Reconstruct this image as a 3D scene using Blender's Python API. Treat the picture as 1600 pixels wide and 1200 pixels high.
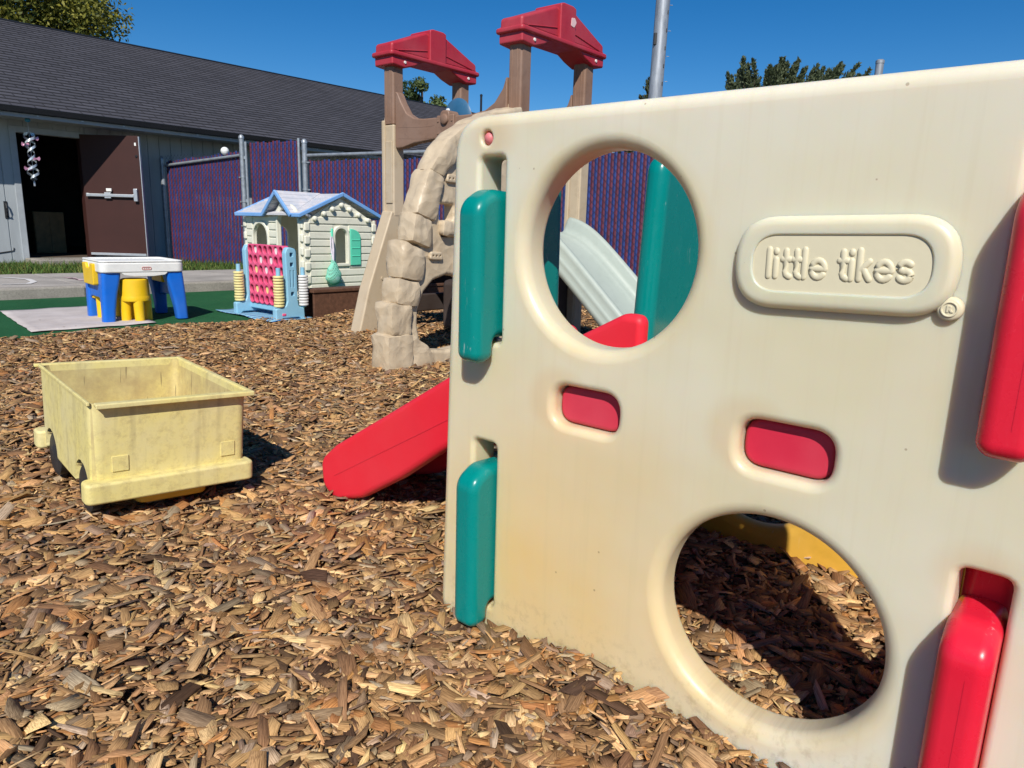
import bpy, bmesh, math, random
import numpy as np
from mathutils import Vector, Matrix, Euler
from mathutils.geometry import tessellate_polygon, delaunay_2d_cdt

random.seed(7)
rng = np.random.default_rng(11)
for o in list(bpy.data.objects):
    bpy.data.objects.remove(o)
scene = bpy.context.scene
C = scene.collection
R = math.radians
PI = math.pi

# ------------------------------------------------------------------ camera
EYE = 0.80
F_PX = 1108.0
NADIR = (650.0, 5650.0)
d = Vector(((NADIR[0] - 800) / F_PX, -(NADIR[1] - 600) / F_PX, -1)).normalized()
up = -d
fw = Vector((0, 0, -1)); fw = (fw - fw.dot(up) * up).normalized()
rt = fw.cross(up)
cam_d = bpy.data.cameras.new('camera')
cam = bpy.data.objects.new('camera', cam_d); C.objects.link(cam)
M3 = Matrix((rt, fw, up))
cam.matrix_world = Matrix.Translation((0, 0, EYE)) @ M3.to_4x4()
cam_d.sensor_fit = 'HORIZONTAL'; cam_d.sensor_width = 36.0
cam_d.lens = F_PX / 1600 * 36.0
cam_d.clip_start = 0.02; cam_d.clip_end = 2000
scene.camera = cam

# ------------------------------------------------------------------ light
SUN_EL, SUN_AZ = R(42.0), R(1.3)          # light travels towards azimuth SUN_AZ
world = bpy.data.worlds.new('World'); scene.world = world
world.use_nodes = True
wn = world.node_tree
bg = wn.nodes['Background']
sky = wn.nodes.new('ShaderNodeTexSky')
sky.sky_type = 'NISHITA'; sky.sun_disc = False
sky.sun_elevation = SUN_EL; sky.sun_rotation = PI + SUN_AZ
sky.altitude = 1500; sky.air_density = 1.0; sky.dust_density = 0.0; sky.ozone_density = 4.0
hs = wn.nodes.new('ShaderNodeHueSaturation'); hs.inputs['Saturation'].default_value = 1.36; hs.inputs['Value'].default_value = 1.07; hs.inputs['Hue'].default_value = 0.502
wn.links.new(sky.outputs[0], hs.inputs['Color']); wn.links.new(hs.outputs[0], bg.inputs[0])
bg.inputs[1].default_value = 0.074
sd = bpy.data.lights.new('sun', 'SUN'); sun = bpy.data.objects.new('sun', sd); C.objects.link(sun)
sd.energy = 4.5; sd.angle = R(0.5); sd.color = (1.0, 0.95, 0.87)
ld = Vector((math.sin(SUN_AZ) * math.cos(SUN_EL), math.cos(SUN_AZ) * math.cos(SUN_EL), -math.sin(SUN_EL)))
sun.rotation_euler = ld.to_track_quat('-Z', 'Y').to_euler()
scene.render.engine = 'CYCLES'
scene.view_settings.view_transform = 'Standard'
scene.view_settings.look = 'None'
scene.view_settings.exposure = 0.25
scene.view_settings.gamma = 1.0

# ------------------------------------------------------------------ pixel helper (measuring only)
def ray(u, v):
    return M3 @ Vector(((u - 800) / F_PX, -(v - 600) / F_PX, -1))
def gnd(u, v, z=0.0):
    r = ray(u, v); t = (z - EYE) / r.z
    return Vector((0, 0, EYE)) + r * t

# ------------------------------------------------------------------ materials
MATS = {}
def nd(nt, t, **k):
    n = nt.nodes.new(t)
    for a, b in k.items(): setattr(n, a, b)
    return n
def base_mat(name, col, rough=0.5, spec=0.5, metal=0.0):
    m = bpy.data.materials.new(name); m.use_nodes = True
    nt = m.node_tree; b = nt.nodes['Principled BSDF']
    b.inputs['Base Color'].default_value = (*col, 1)
    b.inputs['Roughness'].default_value = rough
    b.inputs['Specular IOR Level'].default_value = spec
    b.inputs['Metallic'].default_value = metal
    return m, nt, b
def mixc(nt, fac, a, b, mode='MIX'):
    n = nt.nodes.new('ShaderNodeMix'); n.data_type = 'RGBA'; n.blend_type = mode
    for sock, v in ((n.inputs[0], fac), (n.inputs[6], a), (n.inputs[7], b)):
        if hasattr(v, 'links'): nt.links.new(v, sock)
        elif isinstance(v, (int, float)): sock.default_value = v
        else: sock.default_value = (*v, 1)
    return n.outputs[2]
def math_n(nt, op, a, b=None, clamp=False):
    n = nt.nodes.new('ShaderNodeMath'); n.operation = op; n.use_clamp = clamp
    for s, v in zip(n.inputs, (a, b)):
        if v is None: continue
        if hasattr(v, 'links'): nt.links.new(v, s)
        else: s.default_value = v
    return n.outputs[0]
def ramp(nt, fac, stops):
    n = nt.nodes.new('ShaderNodeValToRGB')
    e = n.color_ramp.elements
    while len(e) < len(stops): e.new(0.5)
    for i, (p, c) in enumerate(stops):
        e[i].position = p
        e[i].color = (c, c, c, 1) if isinstance(c, (int, float)) else (*c, 1)
    nt.links.new(fac, n.inputs[0]); return n.outputs[0]
def noise(nt, vec, scale, detail=4, rough=0.55, dist=0.0):
    n = nt.nodes.new('ShaderNodeTexNoise')
    n.inputs['Scale'].default_value = scale; n.inputs['Detail'].default_value = detail
    n.inputs['Roughness'].default_value = rough; n.inputs['Distortion'].default_value = dist
    if vec is not None: nt.links.new(vec, n.inputs['Vector'])
    return n.outputs['Fac']
def objco(nt, scale=None):
    t = nt.nodes.new('ShaderNodeTexCoord'); o = t.outputs['Object']
    if scale:
        mp = nt.nodes.new('ShaderNodeMapping'); mp.inputs['Scale'].default_value = scale
        nt.links.new(o, mp.inputs[0]); o = mp.outputs[0]
    return o
def bump(nt, b, height, strength=0.2, dist=0.01):
    n = nt.nodes.new('ShaderNodeBump'); n.inputs['Strength'].default_value = strength
    n.inputs['Distance'].default_value = dist
    nt.links.new(height, n.inputs['Height']); nt.links.new(n.outputs[0], b.inputs['Normal'])

def plastic(name, col, rough=0.35, fade=0.12, dirt=0.15, dirtcol=None, scratch=0.25, bumps=0.15, scale=6.0, sss=0.0):
    """moulded outdoor plastic: slow colour variation, scuffs, orange-peel"""
    if name in MATS: return MATS[name]
    m, nt, b = base_mat(name, col, rough, 0.36)
    oc = objco(nt)
    n1 = noise(nt, oc, scale * 0.5, 4)
    pale = tuple(min(1, c * (1 - fade) + fade * 0.75) for c in col)
    c = mixc(nt, ramp(nt, n1, [(0.35, 0.0), (0.75, 1.0)]), col, pale)
    dc = dirtcol or tuple(x * 0.45 for x in col)
    n2 = noise(nt, oc, scale * 2.2, 7, 0.65, 0.4)
    c = mixc(nt, math_n(nt, 'MULTIPLY', ramp(nt, n2, [(0.5, 0.0), (0.72, 1.0)]), dirt), c, dc)
    if scratch:
        oc2 = objco(nt, (150, 150, 22))
        n3 = noise(nt, oc2, 1.0, 3, 0.6, 1.2)
        n4 = noise(nt, oc, 9.0, 3)
        s = math_n(nt, 'MULTIPLY', ramp(nt, n3, [(0.64, 0.0), (0.70, 1.0)]), ramp(nt, n4, [(0.50, 0.0), (0.64, 1.0)]))
        c = mixc(nt, math_n(nt, 'MULTIPLY', s, scratch), c, (0.75, 0.75, 0.7))
    nt.links.new(c, b.inputs['Base Color'])
    rr = ramp(nt, noise(nt, oc, scale * 3, 5), [(0.3, max(0.05, rough - 0.08)), (0.7, min(1, rough + 0.12))])
    nt.links.new(rr, b.inputs['Roughness'])
    if sss:
        b.inputs['Subsurface Weight'].default_value = sss
        b.inputs['Subsurface Radius'].default_value = (1.0, 0.8, 0.5)
        b.inputs['Subsurface Scale'].default_value = 0.02
    bump(nt, b, noise(nt, oc, 90, 3), bumps, 0.0015)
    MATS[name] = m; return m
def simple(name, col, rough=0.6, var=0.25, scale=8.0, metal=0.0, spec=0.4, bumps=0.2, bscale=60, stretch=None, bdist=0.003):
    if name in MATS: return MATS[name]
    m, nt, b = base_mat(name, col, rough, spec, metal)
    oc = objco(nt, stretch)
    n = noise(nt, oc, scale, 6, 0.6)
    c = mixc(nt, ramp(nt, n, [(0.3, 0.0), (0.7, 1.0)]), tuple(x * (1 - var) for x in col), tuple(min(1, x * (1 + var)) for x in col))
    nt.links.new(c, b.inputs['Base Color'])
    if bumps: bump(nt, b, noise(nt, oc, bscale, 4), bumps, bdist)
    MATS[name] = m; return m

# ------------------------------------------------------------------ mesh helpers
def circle(cx, cy, r, n=64, ry=None):
    return [(cx + r * math.cos(2 * PI * i / n), cy + (ry or r) * math.sin(2 * PI * i / n)) for i in range(n)]
def roundpoly(pts, r, n=6):
    """round each corner; r number or list"""
    out = []; N = len(pts)
    for i in range(N):
        p0, p1, p2 = Vector(pts[i - 1]), Vector(pts[i]), Vector(pts[(i + 1) % N])
        rr = r[i] if isinstance(r, (list, tuple)) else r
        a = p0 - p1; c = p2 - p1
        la, lc = a.length, c.length
        if rr <= 1e-6 or la < 1e-6 or lc < 1e-6: out.append(tuple(p1)); continue
        a /= la; c /= lc
        ang = a.angle(c, PI)
        if ang > PI - 0.05: out.append(tuple(p1)); continue
        t = min(rr / math.tan(ang / 2), la * 0.48, lc * 0.48)
        s, e = p1 + a * t, p1 + c * t
        for k in range(n + 1):
            u = k / n
            # blend of bezier, close to an arc
            q = s * (1 - u) ** 2 + p1 * (2 * u * (1 - u)) * 1.0 + e * u ** 2
            out.append(tuple(q))
    return out
def rrect(x0, x1, y0, y1, r, n=6):
    return roundpoly([(x0, y0), (x1, y0), (x1, y1), (x0, y1)], r, n)
def area2(p):
    return sum(p[i - 1][0] * p[i][1] - p[i][0] * p[i - 1][1] for i in range(len(p)))
def left_normals(p):
    N = len(p); out = []
    for i in range(N):
        a = Vector(p[i]) - Vector(p[i - 1]); b = Vector(p[(i + 1) % N]) - Vector(p[i])
        na = Vector((-a.y, a.x)).normalized() if a.length > 1e-9 else Vector((0, 0))
        nb = Vector((-b.y, b.x)).normalized() if b.length > 1e-9 else Vector((0, 0))
        s = na + nb
        if s.length < 1e-6: out.append(na); continue
        s.normalize(); out.append(s / max(0.5, s.dot(na if na.length else nb)))
    return out
XZ = lambda u, v, w: (u, w, v)       # plate standing in x-z, thickness along +y
YZ = lambda u, v, w: (w, u, v)       # plate standing in y-z, thickness along +x
XY = lambda u, v, w: (u, v, w)
def inside(px, py, poly):
    c = np.zeros(len(px), bool); q = np.asarray(poly); a = np.roll(q, 1, 0)
    for (x0, y0), (x1, y1) in zip(a, q):
        if y0 == y1: continue
        k = ((y0 > py) != (y1 > py)) & (px < (x1 - x0) * (py - y0) / (y1 - y0) + x0)
        c ^= k
    return c
def fill_tris(pts, sizes):
    """triangles of a polygon with holes (index triples into pts)"""
    if len(sizes) == 1:
        return tessellate_polygon([[Vector((x, y, 0)) for x, y in pts]])
    edges = []; k = 0; loops = []
    for n in sizes:
        edges += [(k + i, k + (i + 1) % n) for i in range(n)]; loops.append(pts[k:k + n]); k += n
    vo, eo, fo, ov, oe, of = delaunay_2d_cdt([Vector(p) for p in pts], edges, [], 0, 1e-7)
    cx = np.array([sum(vo[i].x for i in f) / 3 for f in fo]); cyy = np.array([sum(vo[i].y for i in f) / 3 for f in fo])
    ok = inside(cx, cyy, loops[0])
    for h in loops[1:]: ok &= ~inside(cx, cyy, h)
    return [[ov[i][0] for i in f] for f, g in zip(fo, ok) if g and all(ov[i] for i in f)]
def plate(bm, loops, w0, w1, fm=XZ, rf=0.004, rb=None, k=4):
    """slab between w0 and w1 with outline loops[0] and holes loops[1:]; rf / rb edge radii (number or one per loop)"""
    rb = rf if rb is None else rb
    rings = []
    for i, lp in enumerate(loops):
        if isinstance(lp, tuple) and len(lp) == 2 and isinstance(lp[0], list): lp = lp[0]
        A = area2(lp)
        if (i == 0) != (A > 0): lp = lp[::-1]
        nn = left_normals(lp)
        r1 = rf[i] if isinstance(rf, (list, tuple)) else rf
        r2 = rb[i] if isinstance(rb, (list, tuple)) else rb
        prof = []
        if r1 > 0: prof += [(r1 * (1 - math.sin(a)), w0 + r1 * (1 - math.cos(a))) for a in [PI / 2 * j / k for j in range(k + 1)]]
        else: prof += [(0, w0)]
        if r2 > 0: prof += [(r2 * (1 - math.sin(a)), w1 - r2 * (1 - math.cos(a))) for a in [PI / 2 * (k - j) / k for j in range(k + 1)]]
        else: prof += [(0, w1)]
        rg = [[bm.verts.new(fm(p[0] + n.x * o, p[1] + n.y * o, w)) for p, n in zip(lp, nn)] for o, w in prof]
        flat0 = [Vector((p[0] + n.x * prof[0][0], p[1] + n.y * prof[0][0], 0)) for p, n in zip(lp, nn)]
        flat1 = [Vector((p[0] + n.x * prof[-1][0], p[1] + n.y * prof[-1][0], 0)) for p, n in zip(lp, nn)]
        rings.append((rg, flat0, flat1))
        for a, b in zip(rg[:-1], rg[1:]):
            L = len(a)
            for j in range(L):
                try: bm.faces.new((a[j - 1], a[j], b[j], b[j - 1]))
                except ValueError: pass
    for which, ri in ((1, 0), (2, -1)):
        vs = [v for rg in rings for v in rg[0][ri]]
        pts = [(p.x, p.y) for rg in rings for p in rg[which]]
        for t in fill_tris(pts, [len(rg[which]) for rg in rings]):
            try: bm.faces.new([vs[i] for i in t])
            except ValueError: pass
    return bm
def box(bm, x0, x1, y0, y1, z0, z1, bev=0.0, seg=2, mat=None):
    vs = [bm.verts.new((x, y, z)) for x in (x0, x1) for y in (y0, y1) for z in (z0, z1)]
    q = [(0, 1, 3, 2), (4, 6, 7, 5), (0, 4, 5, 1), (2, 3, 7, 6), (0, 2, 6, 4), (1, 5, 7, 3)]
    fs = [bm.faces.new([vs[i] for i in f]) for f in q]
    res = vs
    if bev > 0:
        es = list({e for f in fs for e in f.edges})
        r = bmesh.ops.bevel(bm, geom=es, offset=bev, segments=seg, profile=0.5, affect='EDGES')
        res = list({v for f in r['faces'] for v in f.verts} | {v for v in vs if v.is_valid})
    if mat is not None:
        for v in res: v.co = mat @ v.co
    return res
def tube(bm, p0, p1, r0, r1=None, n=12, caps=True):
    p0, p1 = Vector(p0), Vector(p1); r1 = r0 if r1 is None else r1
    q = (p1 - p0).to_track_quat('Z', 'Y').to_matrix()
    ra = [bm.verts.new(p0 + q @ Vector((r0 * math.cos(2 * PI * i / n), r0 * math.sin(2 * PI * i / n), 0))) for i in range(n)]
    rb = [bm.verts.new(p1 + q @ Vector((r1 * math.cos(2 * PI * i / n), r1 * math.sin(2 * PI * i / n), 0))) for i in range(n)]
    for i in range(n): bm.faces.new((ra[i - 1], ra[i], rb[i], rb[i - 1]))
    if caps: bm.faces.new(ra[::-1]); bm.faces.new(rb)
def path(bm, pts, r, n=8, caps=True):
    pts = [Vector(p) for p in pts]; rings = []
    for i, p in enumerate(pts):
        t = (pts[min(i + 1, len(pts) - 1)] - pts[max(i - 1, 0)]).normalized()
        q = t.to_track_quat('Z', 'Y').to_matrix()
        rr = r[i] if isinstance(r, (list, tuple)) else r
        rings.append([bm.verts.new(p + q @ Vector((rr * math.cos(2 * PI * j / n), rr * math.sin(2 * PI * j / n), 0))) for j in range(n)])
    for a, b in zip(rings[:-1], rings[1:]):
        for j in range(n): bm.faces.new((a[j - 1], a[j], b[j], b[j - 1]))
    if caps: bm.faces.new(rings[0][::-1]); bm.faces.new(rings[-1])
def lathe(bm, prof, c=(0, 0, 0), n=24, axis='Z', sx=1.0, sy=1.0):
    """prof list of (r, h)"""
    c = Vector(c); rings = []
    def P(r, h, a):
        x, y = r * math.cos(a) * sx, r * math.sin(a) * sy
        return c + (Vector((x, y, h)) if axis == 'Z' else Vector((x, h, y)) if axis == 'Y' else Vector((h, x, y)))
    for r, h in prof:
        if r < 1e-6: rings.append([bm.verts.new(P(0, h, 0))])
        else: rings.append([bm.verts.new(P(r, h, 2 * PI * i / n)) for i in range(n)])
    for a, b in zip(rings[:-1], rings[1:]):
        for i in range(n):
            f = [a[i - 1] if len(a) > 1 else a[0], a[i] if len(a) > 1 else None, b[i] if len(b) > 1 else b[0], b[i - 1] if len(b) > 1 else None]
            f = [v for v in f if v is not None]
            if len(set(f)) >= 3: bm.faces.new(f)
    if len(rings[0]) > 1: bm.faces.new(rings[0][::-1])
    if len(rings[-1]) > 1: bm.faces.new(rings[-1])
def loft(bm, rings, caps=True, closed=False):
    rs = [[bm.verts.new(p) for p in r] for r in rings]
    pairs = list(zip(rs[:-1], rs[1:])) + ([(rs[-1], rs[0])] if closed else [])
    for a, b in pairs:
        for j in range(len(a)): bm.faces.new((a[j - 1], a[j], b[j], b[j - 1]))
    if caps and not closed: bm.faces.new(rs[0][::-1]); bm.faces.new(rs[-1])
    return rs
def finish(name, bm, mat, parent=None, smooth=True, weighted=True, label=None, angle=40):
    bmesh.ops.recalc_face_normals(bm, faces=bm.faces)
    me = bpy.data.meshes.new(name); bm.to_mesh(me); bm.free()
    return link(name, me, mat, parent, smooth, weighted, label)
def link(name, me, mat, parent=None, smooth=True, weighted=True, label=None):
    if mat: me.materials.append(mat)
    o = bpy.data.objects.new(name, me); C.objects.link(o)
    if parent: o.parent = parent
    if smooth:
        me.polygons.foreach_set('use_smooth', [True] * len(me.polygons))
        if weighted:
            try:
                me.set_sharp_from_angle(angle=R(50))
            except Exception: pass
            w = o.modifiers.new('wn', 'WEIGHTED_NORMAL'); w.keep_sharp = True; w.weight = 100
    if label: o['label'] = label
    return o
def baked(o):
    """apply the modifiers of o"""
    dg = bpy.context.evaluated_depsgraph_get()
    me = bpy.data.meshes.new_from_object(o.evaluated_get(dg))
    o.modifiers.clear(); o.data = me
    return o
def thing(name, label, cat, loc=(0, 0, 0), az=0.0, group=None):
    """Empty whose local +x points along azimuth az (degrees clockwise from +Y)"""
    o = bpy.data.objects.new(name, None); C.objects.link(o)
    o.location = loc; o.rotation_euler = (0, 0, R(90 - az)); o.empty_display_size = 0.1
    return tag(o, label, cat, group)
def tag(o, label, cat, group=None):
    o['label'] = label; o['category'] = cat
    if group: o['group'] = group
    return o
def structure(o): o['kind'] = 'structure'; return o
def mesh_np(name, verts, faces, mat, parent=None, smooth=False):
    """faces: list of (n_corners, int array (k, n))"""
    me = bpy.data.meshes.new(name)
    me.vertices.add(len(verts)); me.vertices.foreach_set('co', np.asarray(verts, np.float32).ravel())
    loops = np.concatenate([f.ravel() for f in faces]).astype(np.int32)
    tot = np.concatenate([np.full(len(f), f.shape[1], np.int32) for f in faces])
    st = np.concatenate([[0], np.cumsum(tot)[:-1]]).astype(np.int32)
    me.loops.add(len(loops)); me.loops.foreach_set('vertex_index', loops)
    me.polygons.add(len(tot)); me.polygons.foreach_set('loop_start', st)
    try: me.polygons.foreach_set('loop_total', tot)
    except Exception: pass
    me.update(calc_edges=True); me.validate()
    return link(name, me, mat, parent, smooth, False)

AXS = 130.0                                  # azimuth of the gym's and climber's x axis
GS = Vector((math.sin(R(AXS)), math.cos(R(AXS)), 0))
GB = Vector((-GS.y, GS.x, 0))
GYM = Vector((-0.045, 1.325, 0))
def gymco(x, y):
    q = Vector((x, y, 0)) - GYM
    return q.dot(GS), q.dot(GB)

# ================================================================== GROUND
TURF_P, TURF_D = Vector((-3.37, 4.59)), Vector((1.58, 1.53)).normalized()   # mulch / turf edge
def turf_side(x, y):
    """signed distance: + on the turf side"""
    n = np.array((-TURF_D.y, TURF_D.x))
    return (x - TURF_P.x) * n[0] + (y - TURF_P.y) * n[1]
def height(x, y):
    h = 0.010 * np.sin(x * 3.1 + 0.7 * y) * np.cos(y * 2.3 - 0.4 * x) + 0.006 * np.sin(x * 7.3 + 1.0) * np.sin(y * 6.1)
    s = (x - GYM.x) * GS.x + (y - GYM.y) * GS.y
    b = (x - GYM.x) * GB.x + (y - GYM.y) * GB.y
    h = h + 0.055 * np.exp(-((s - 0.27) / 0.17) ** 2 - ((b + 0.07) / 0.12) ** 2) + 0.016 * np.exp(-((s - 0.55) / 0.25) ** 2 - ((b + 0.07) / 0.12) ** 2)
    inside = np.exp(-((s - 0.42) / 0.35) ** 4 - ((b - 0.42) / 0.36) ** 4)
    h = h * (1 - 0.8 * inside) - 0.012 * inside
    h = h + 0.10 * np.exp(-((x + 1.25) / 0.35) ** 2 - ((y - 6.7) / 0.8) ** 2)
    ts = turf_side(x, y)
    return h - 0.012 - np.clip(ts + 0.02, 0, 0.4) * 0.25

# wide ground to the horizon
m, nt, b = base_mat('bare_earth', (0.16, 0.12, 0.08), 0.95, 0.2)
oc = objco(nt)
nt.links.new(mixc(nt, noise(nt, oc, 0.6, 6), (0.10, 0.085, 0.05), (0.20, 0.17, 0.10)), b.inputs['Base Color'])
bm = bmesh.new()
bmesh.ops.create_grid(bm, x_segments=2, y_segments=2, size=600)
for v in bm.verts: v.co.z = -0.16
structure(finish('ground', bm, m, smooth=False))

# mulch bed (earth under the chips)
m, nt, b = base_mat('mulch_earth', (0.07, 0.04, 0.025), 1.0, 0.1)
oc = objco(nt)
v1 = nt.nodes.new('ShaderNodeTexVoronoi'); v1.inputs['Scale'].default_value = 45
nt.links.new(oc, v1.inputs['Vector'])
nt.links.new(ramp(nt, v1.outputs['Color'], [(0.1, (0.035, 0.018, 0.01)), (0.5, (0.10, 0.055, 0.028)), (0.9, (0.22, 0.135, 0.07))]), b.inputs['Base Color'])
bump(nt, b, v1.outputs['Distance'], 0.8, 0.02)
nx, ny = 170, 190
gx = np.linspace(-4.6, 7.5, nx); gy = np.linspace(-1.5, 12.2, ny)
X, Y = np.meshgrid(gx, gy); Z = height(X, Y)
vv = np.stack([X.ravel(), Y.ravel(), Z.ravel()], 1)
idx = np.arange(nx * ny).reshape(ny, nx)
ff = np.stack([idx[:-1, :-1].ravel(), idx[:-1, 1:].ravel(), idx[1:, 1:].ravel(), idx[1:, :-1].ravel()], 1)
structure(mesh_np('mulch_bed', vv, [ff], m, smooth=True))

# wood chips ------------------------------------------------------------
m, nt, b = base_mat('wood_chip', (0.3, 0.2, 0.1), 0.85, 0.25)
ca = nt.nodes.new('ShaderNodeAttribute'); ca.attribute_name = 'chip_colour'
ga = nt.nodes.new('ShaderNodeAttribute'); ga.attribute_name = 'grain'
g1 = noise(nt, ga.outputs['Vector'], 1.0, 3, 0.6)
c1 = mixc(nt, ramp(nt, g1, [(0.34, 0.0), (0.62, 1.0)]), (0.50, 0.45, 0.41), (1.18, 1.17, 1.14))
nt.links.new(mixc(nt, 1.0, ca.outputs['Color'], c1, 'MULTIPLY'), b.inputs['Base Color'])
bump(nt, b, g1, 0.55, 0.002)
PALETTE = np.array([(0.46, 0.285, 0.135), (0.61, 0.43, 0.225), (0.205, 0.118, 0.060), (0.235, 0.165, 0.112), (0.38, 0.19, 0.072), (0.32, 0.195, 0.098), (0.085, 0.05, 0.03), (0.40, 0.315, 0.225)])
PW = np.array([0.21, 0.11, 0.18, 0.13, 0.07, 0.20, 0.045, 0.055]); PW /= PW.sum()
def chip_points():
    out = []
    def add(n, x0, x1, y0, y1, f):
        x = rng.uniform(x0, x1, n); y = rng.uniform(y0, y1, n)
        k = f(x, y); out.append(np.stack([x[k], y[k]], 1))
    Mi = np.array(M3.transposed())
    def view(x, y, mg=60):
        p = np.stack([x, y, np.full_like(x, -EYE)], 0); q = Mi @ p
        z = -q[2]; ok = z > 0.1; z = np.where(ok, z, 1)
        u = 800 + F_PX * q[0] / z; v = 600 - F_PX * q[1] / z
        return ok & (u > -mg) & (u < 1600 + mg) & (v < 1200 + mg * 1.5), u, v
    def keep(x, y, dens):
        dd = np.hypot(x, y)
        ok, u, v = view(x, y)
        s = (x - GYM.x) * GS.x + (y - GYM.y) * GS.y; bb = (x - GYM.x) * GB.x + (y - GYM.y) * GB.y
        behind = (bb > 0.06) & (u > 715)
        hole = (((u - 1223) / 215) ** 2 + ((v - 960) / 200) ** 2) < 1
        inpanel = (bb > 0.0) & (bb < 0.065) & (s > -0.12) & (s < 0.93)
        ts = turf_side(x, y)
        p = np.where(dd < 2.6, 1.0, np.where(dd < 4.2, 0.62, 0.42))
        p = np.where(behind & ~hole, 0.10, p)
        p = np.where(ok, p, 0.05)
        p = np.where(ts > 0.0, 0.5 * np.exp(-ts / 0.035) + 0.006 * (ts < 0.6), p)
        p = np.where(inpanel, 0, p)
        beamx = (x + 1.82) * GB.x + (y - 6.02) * GB.y; beamy = (x + 1.82) * GS.x + (y - 6.02) * GS.y
        p = np.where((beamy < 0.12) & (beamx > -0.1) & (ts > -2.5) & (dd > 5.6), 0, p)
        return rng.uniform(0, 1, len(x)) < p
    A = (3.2 + 3.2) * (3.6)
    add(int(A * 13500), -3.2, 3.2, 0.2, 3.8, lambda x, y: keep(x, y, 1) & (np.hypot(x, y) < 3.6))
    add(int(9.4 * 9 * 11500), -5.2, 4.2, 1.5, 10.5, lambda x, y: keep(x, y, 1) & (np.hypot(x, y) >= 3.6) & (np.hypot(x, y) < 7.8))
    return np.concatenate(out)
P = chip_points(); N = len(P)
L = np.clip(rng.lognormal(math.log(0.0225), 0.58, N), 0.007, 0.090)
Wd = np.clip(L * rng.choice([0.14, 0.25, 0.38, 0.55, 0.75], N, p=[.22, .30, .27, .15, .06]) * rng.uniform(0.85, 1.2, N), 0.0035, 0.032)
T = np.clip(Wd * rng.uniform(0.10, 0.30, N), 0.0012, 0.0045)
k6 = np.array([(-0.5, -0.40), (-0.05, -0.5), (0.5, -0.36), (0.5, 0.36), (0.06, 0.5), (-0.48, 0.42)])
ol = k6[None] + rng.uniform(-0.10, 0.10, (N, 6, 2))
skew = rng.normal(0, 0.22, N); ol[..., 0] += ol[..., 1] * skew[:, None]
px = ol[..., 0] * L[:, None]; py = ol[..., 1] * Wd[:, None]
bend = rng.normal(0, 0.10, N)[:, None] * (px ** 2) / np.maximum(L[:, None], 1e-4)
top = np.stack([px * 0.95, py * 0.9, bend + T[:, None] / 2 + rng.uniform(-0.12, 0.12, (N, 6)) * T[:, None]], -1)
bot = np.stack([px, py, bend - T[:, None] / 2], -1)
loc = np.concatenate([top, bot], 1)
yaw = rng.uniform(0, 2 * PI, N); pit = rng.normal(0, 0.20, N); rol = rng.normal(0, 0.34, N)
cy_, sy_, cp, sp, cr, sr = np.cos(yaw), np.sin(yaw), np.cos(pit), np.sin(pit), np.cos(rol), np.sin(rol)
RM = np.empty((N, 3, 3))
RM[:, 0, 0] = cy_ * cp; RM[:, 0, 1] = cy_ * sp * sr - sy_ * cr; RM[:, 0, 2] = cy_ * sp * cr + sy_ * sr
RM[:, 1, 0] = sy_ * cp; RM[:, 1, 1] = sy_ * sp * sr + cy_ * cr; RM[:, 1, 2] = sy_ * sp * cr - cy_ * sr
RM[:, 2, 0] = -sp; RM[:, 2, 1] = cp * sr; RM[:, 2, 2] = cp * cr
wv = np.einsum('nij,nkj->nki', RM, loc)
zoff = height(P[:, 0], P[:, 1]) + 0.002 + rng.uniform(0, 1, N) ** 1.3 * 0.019 + np.abs(np.sin(pit)) * L * 0.2
wv[..., 0] += P[:, 0, None]; wv[..., 1] += P[:, 1, None]; wv[..., 2] += zoff[:, None]
base = (np.arange(N) * 12)[:, None]
f6 = base + np.arange(6)[None]
f4 = np.concatenate([base + np.array([[i, 6 + i, 6 + (i + 1) % 6, (i + 1) % 6]]) for i in range(6)], 0)
chips = mesh_np('wood_chips', wv.reshape(-1, 3), [f6, f4], m)
col = PALETTE[rng.choice(len(PALETTE), N, p=PW)] * np.array((1.0, 0.955, 0.90)) * rng.uniform(0.78, 1.38, (N, 1)) * rng.uniform(0.94, 1.06, (N, 3))
colv = np.repeat(np.concatenate([np.clip(col, 0, 1), np.ones((N, 1))], 1), 12, 0).astype(np.float32)
at = chips.data.attributes.new('chip_colour', 'FLOAT_COLOR', 'POINT'); at.data.foreach_set('color', colv.ravel())
gr = loc * np.array((40, 650, 650))[None, None] + rng.uniform(0, 500, (N, 1, 3))
at = chips.data.attributes.new('grain', 'FLOAT_VECTOR', 'POINT'); at.data.foreach_set('vector', gr.astype(np.float32).ravel())
chips['kind'] = 'stuff'; tag(chips, 'loose tan and brown wood chips covering the play area', 'wood chips')

# turf -------------------------------------------------------------------
m, nt, b = base_mat('artificial_turf', (0.012, 0.085, 0.03), 0.9, 0.15)
oc = objco(nt)
n1 = noise(nt, oc, 1.3, 5); n2 = noise(nt, oc, 160, 2)
c = mixc(nt, ramp(nt, n1, [(0.3, 0.0), (0.7, 1.0)]), (0.014, 0.105, 0.040), (0.032, 0.155, 0.062))
c = mixc(nt, ramp(nt, n2, [(0.35, 0.0), (0.7, 1.0)]), mixc(nt, 0.5, c, (0.0, 0.02, 0.0)), c)
c = mixc(nt, ramp(nt, noise(nt, oc, 26, 3), [(0.69, 0.0), (0.73, 1.0)]), c, (0.2, 0.17, 0.09))
n5 = noise(nt, objco(nt, (9, 60, 9)), 2.0, 5, 0.7)
c = mixc(nt, math_n(nt, 'MULTIPLY', ramp(nt, n5, [(0.45, 0.0), (0.7, 1.0)]), 0.45), c, (0.055, 0.19, 0.085))
nt.links.new(c, b.inputs['Base Color']); bump(nt, b, n2, 0.9, 0.012)
UB = 41.0
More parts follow.
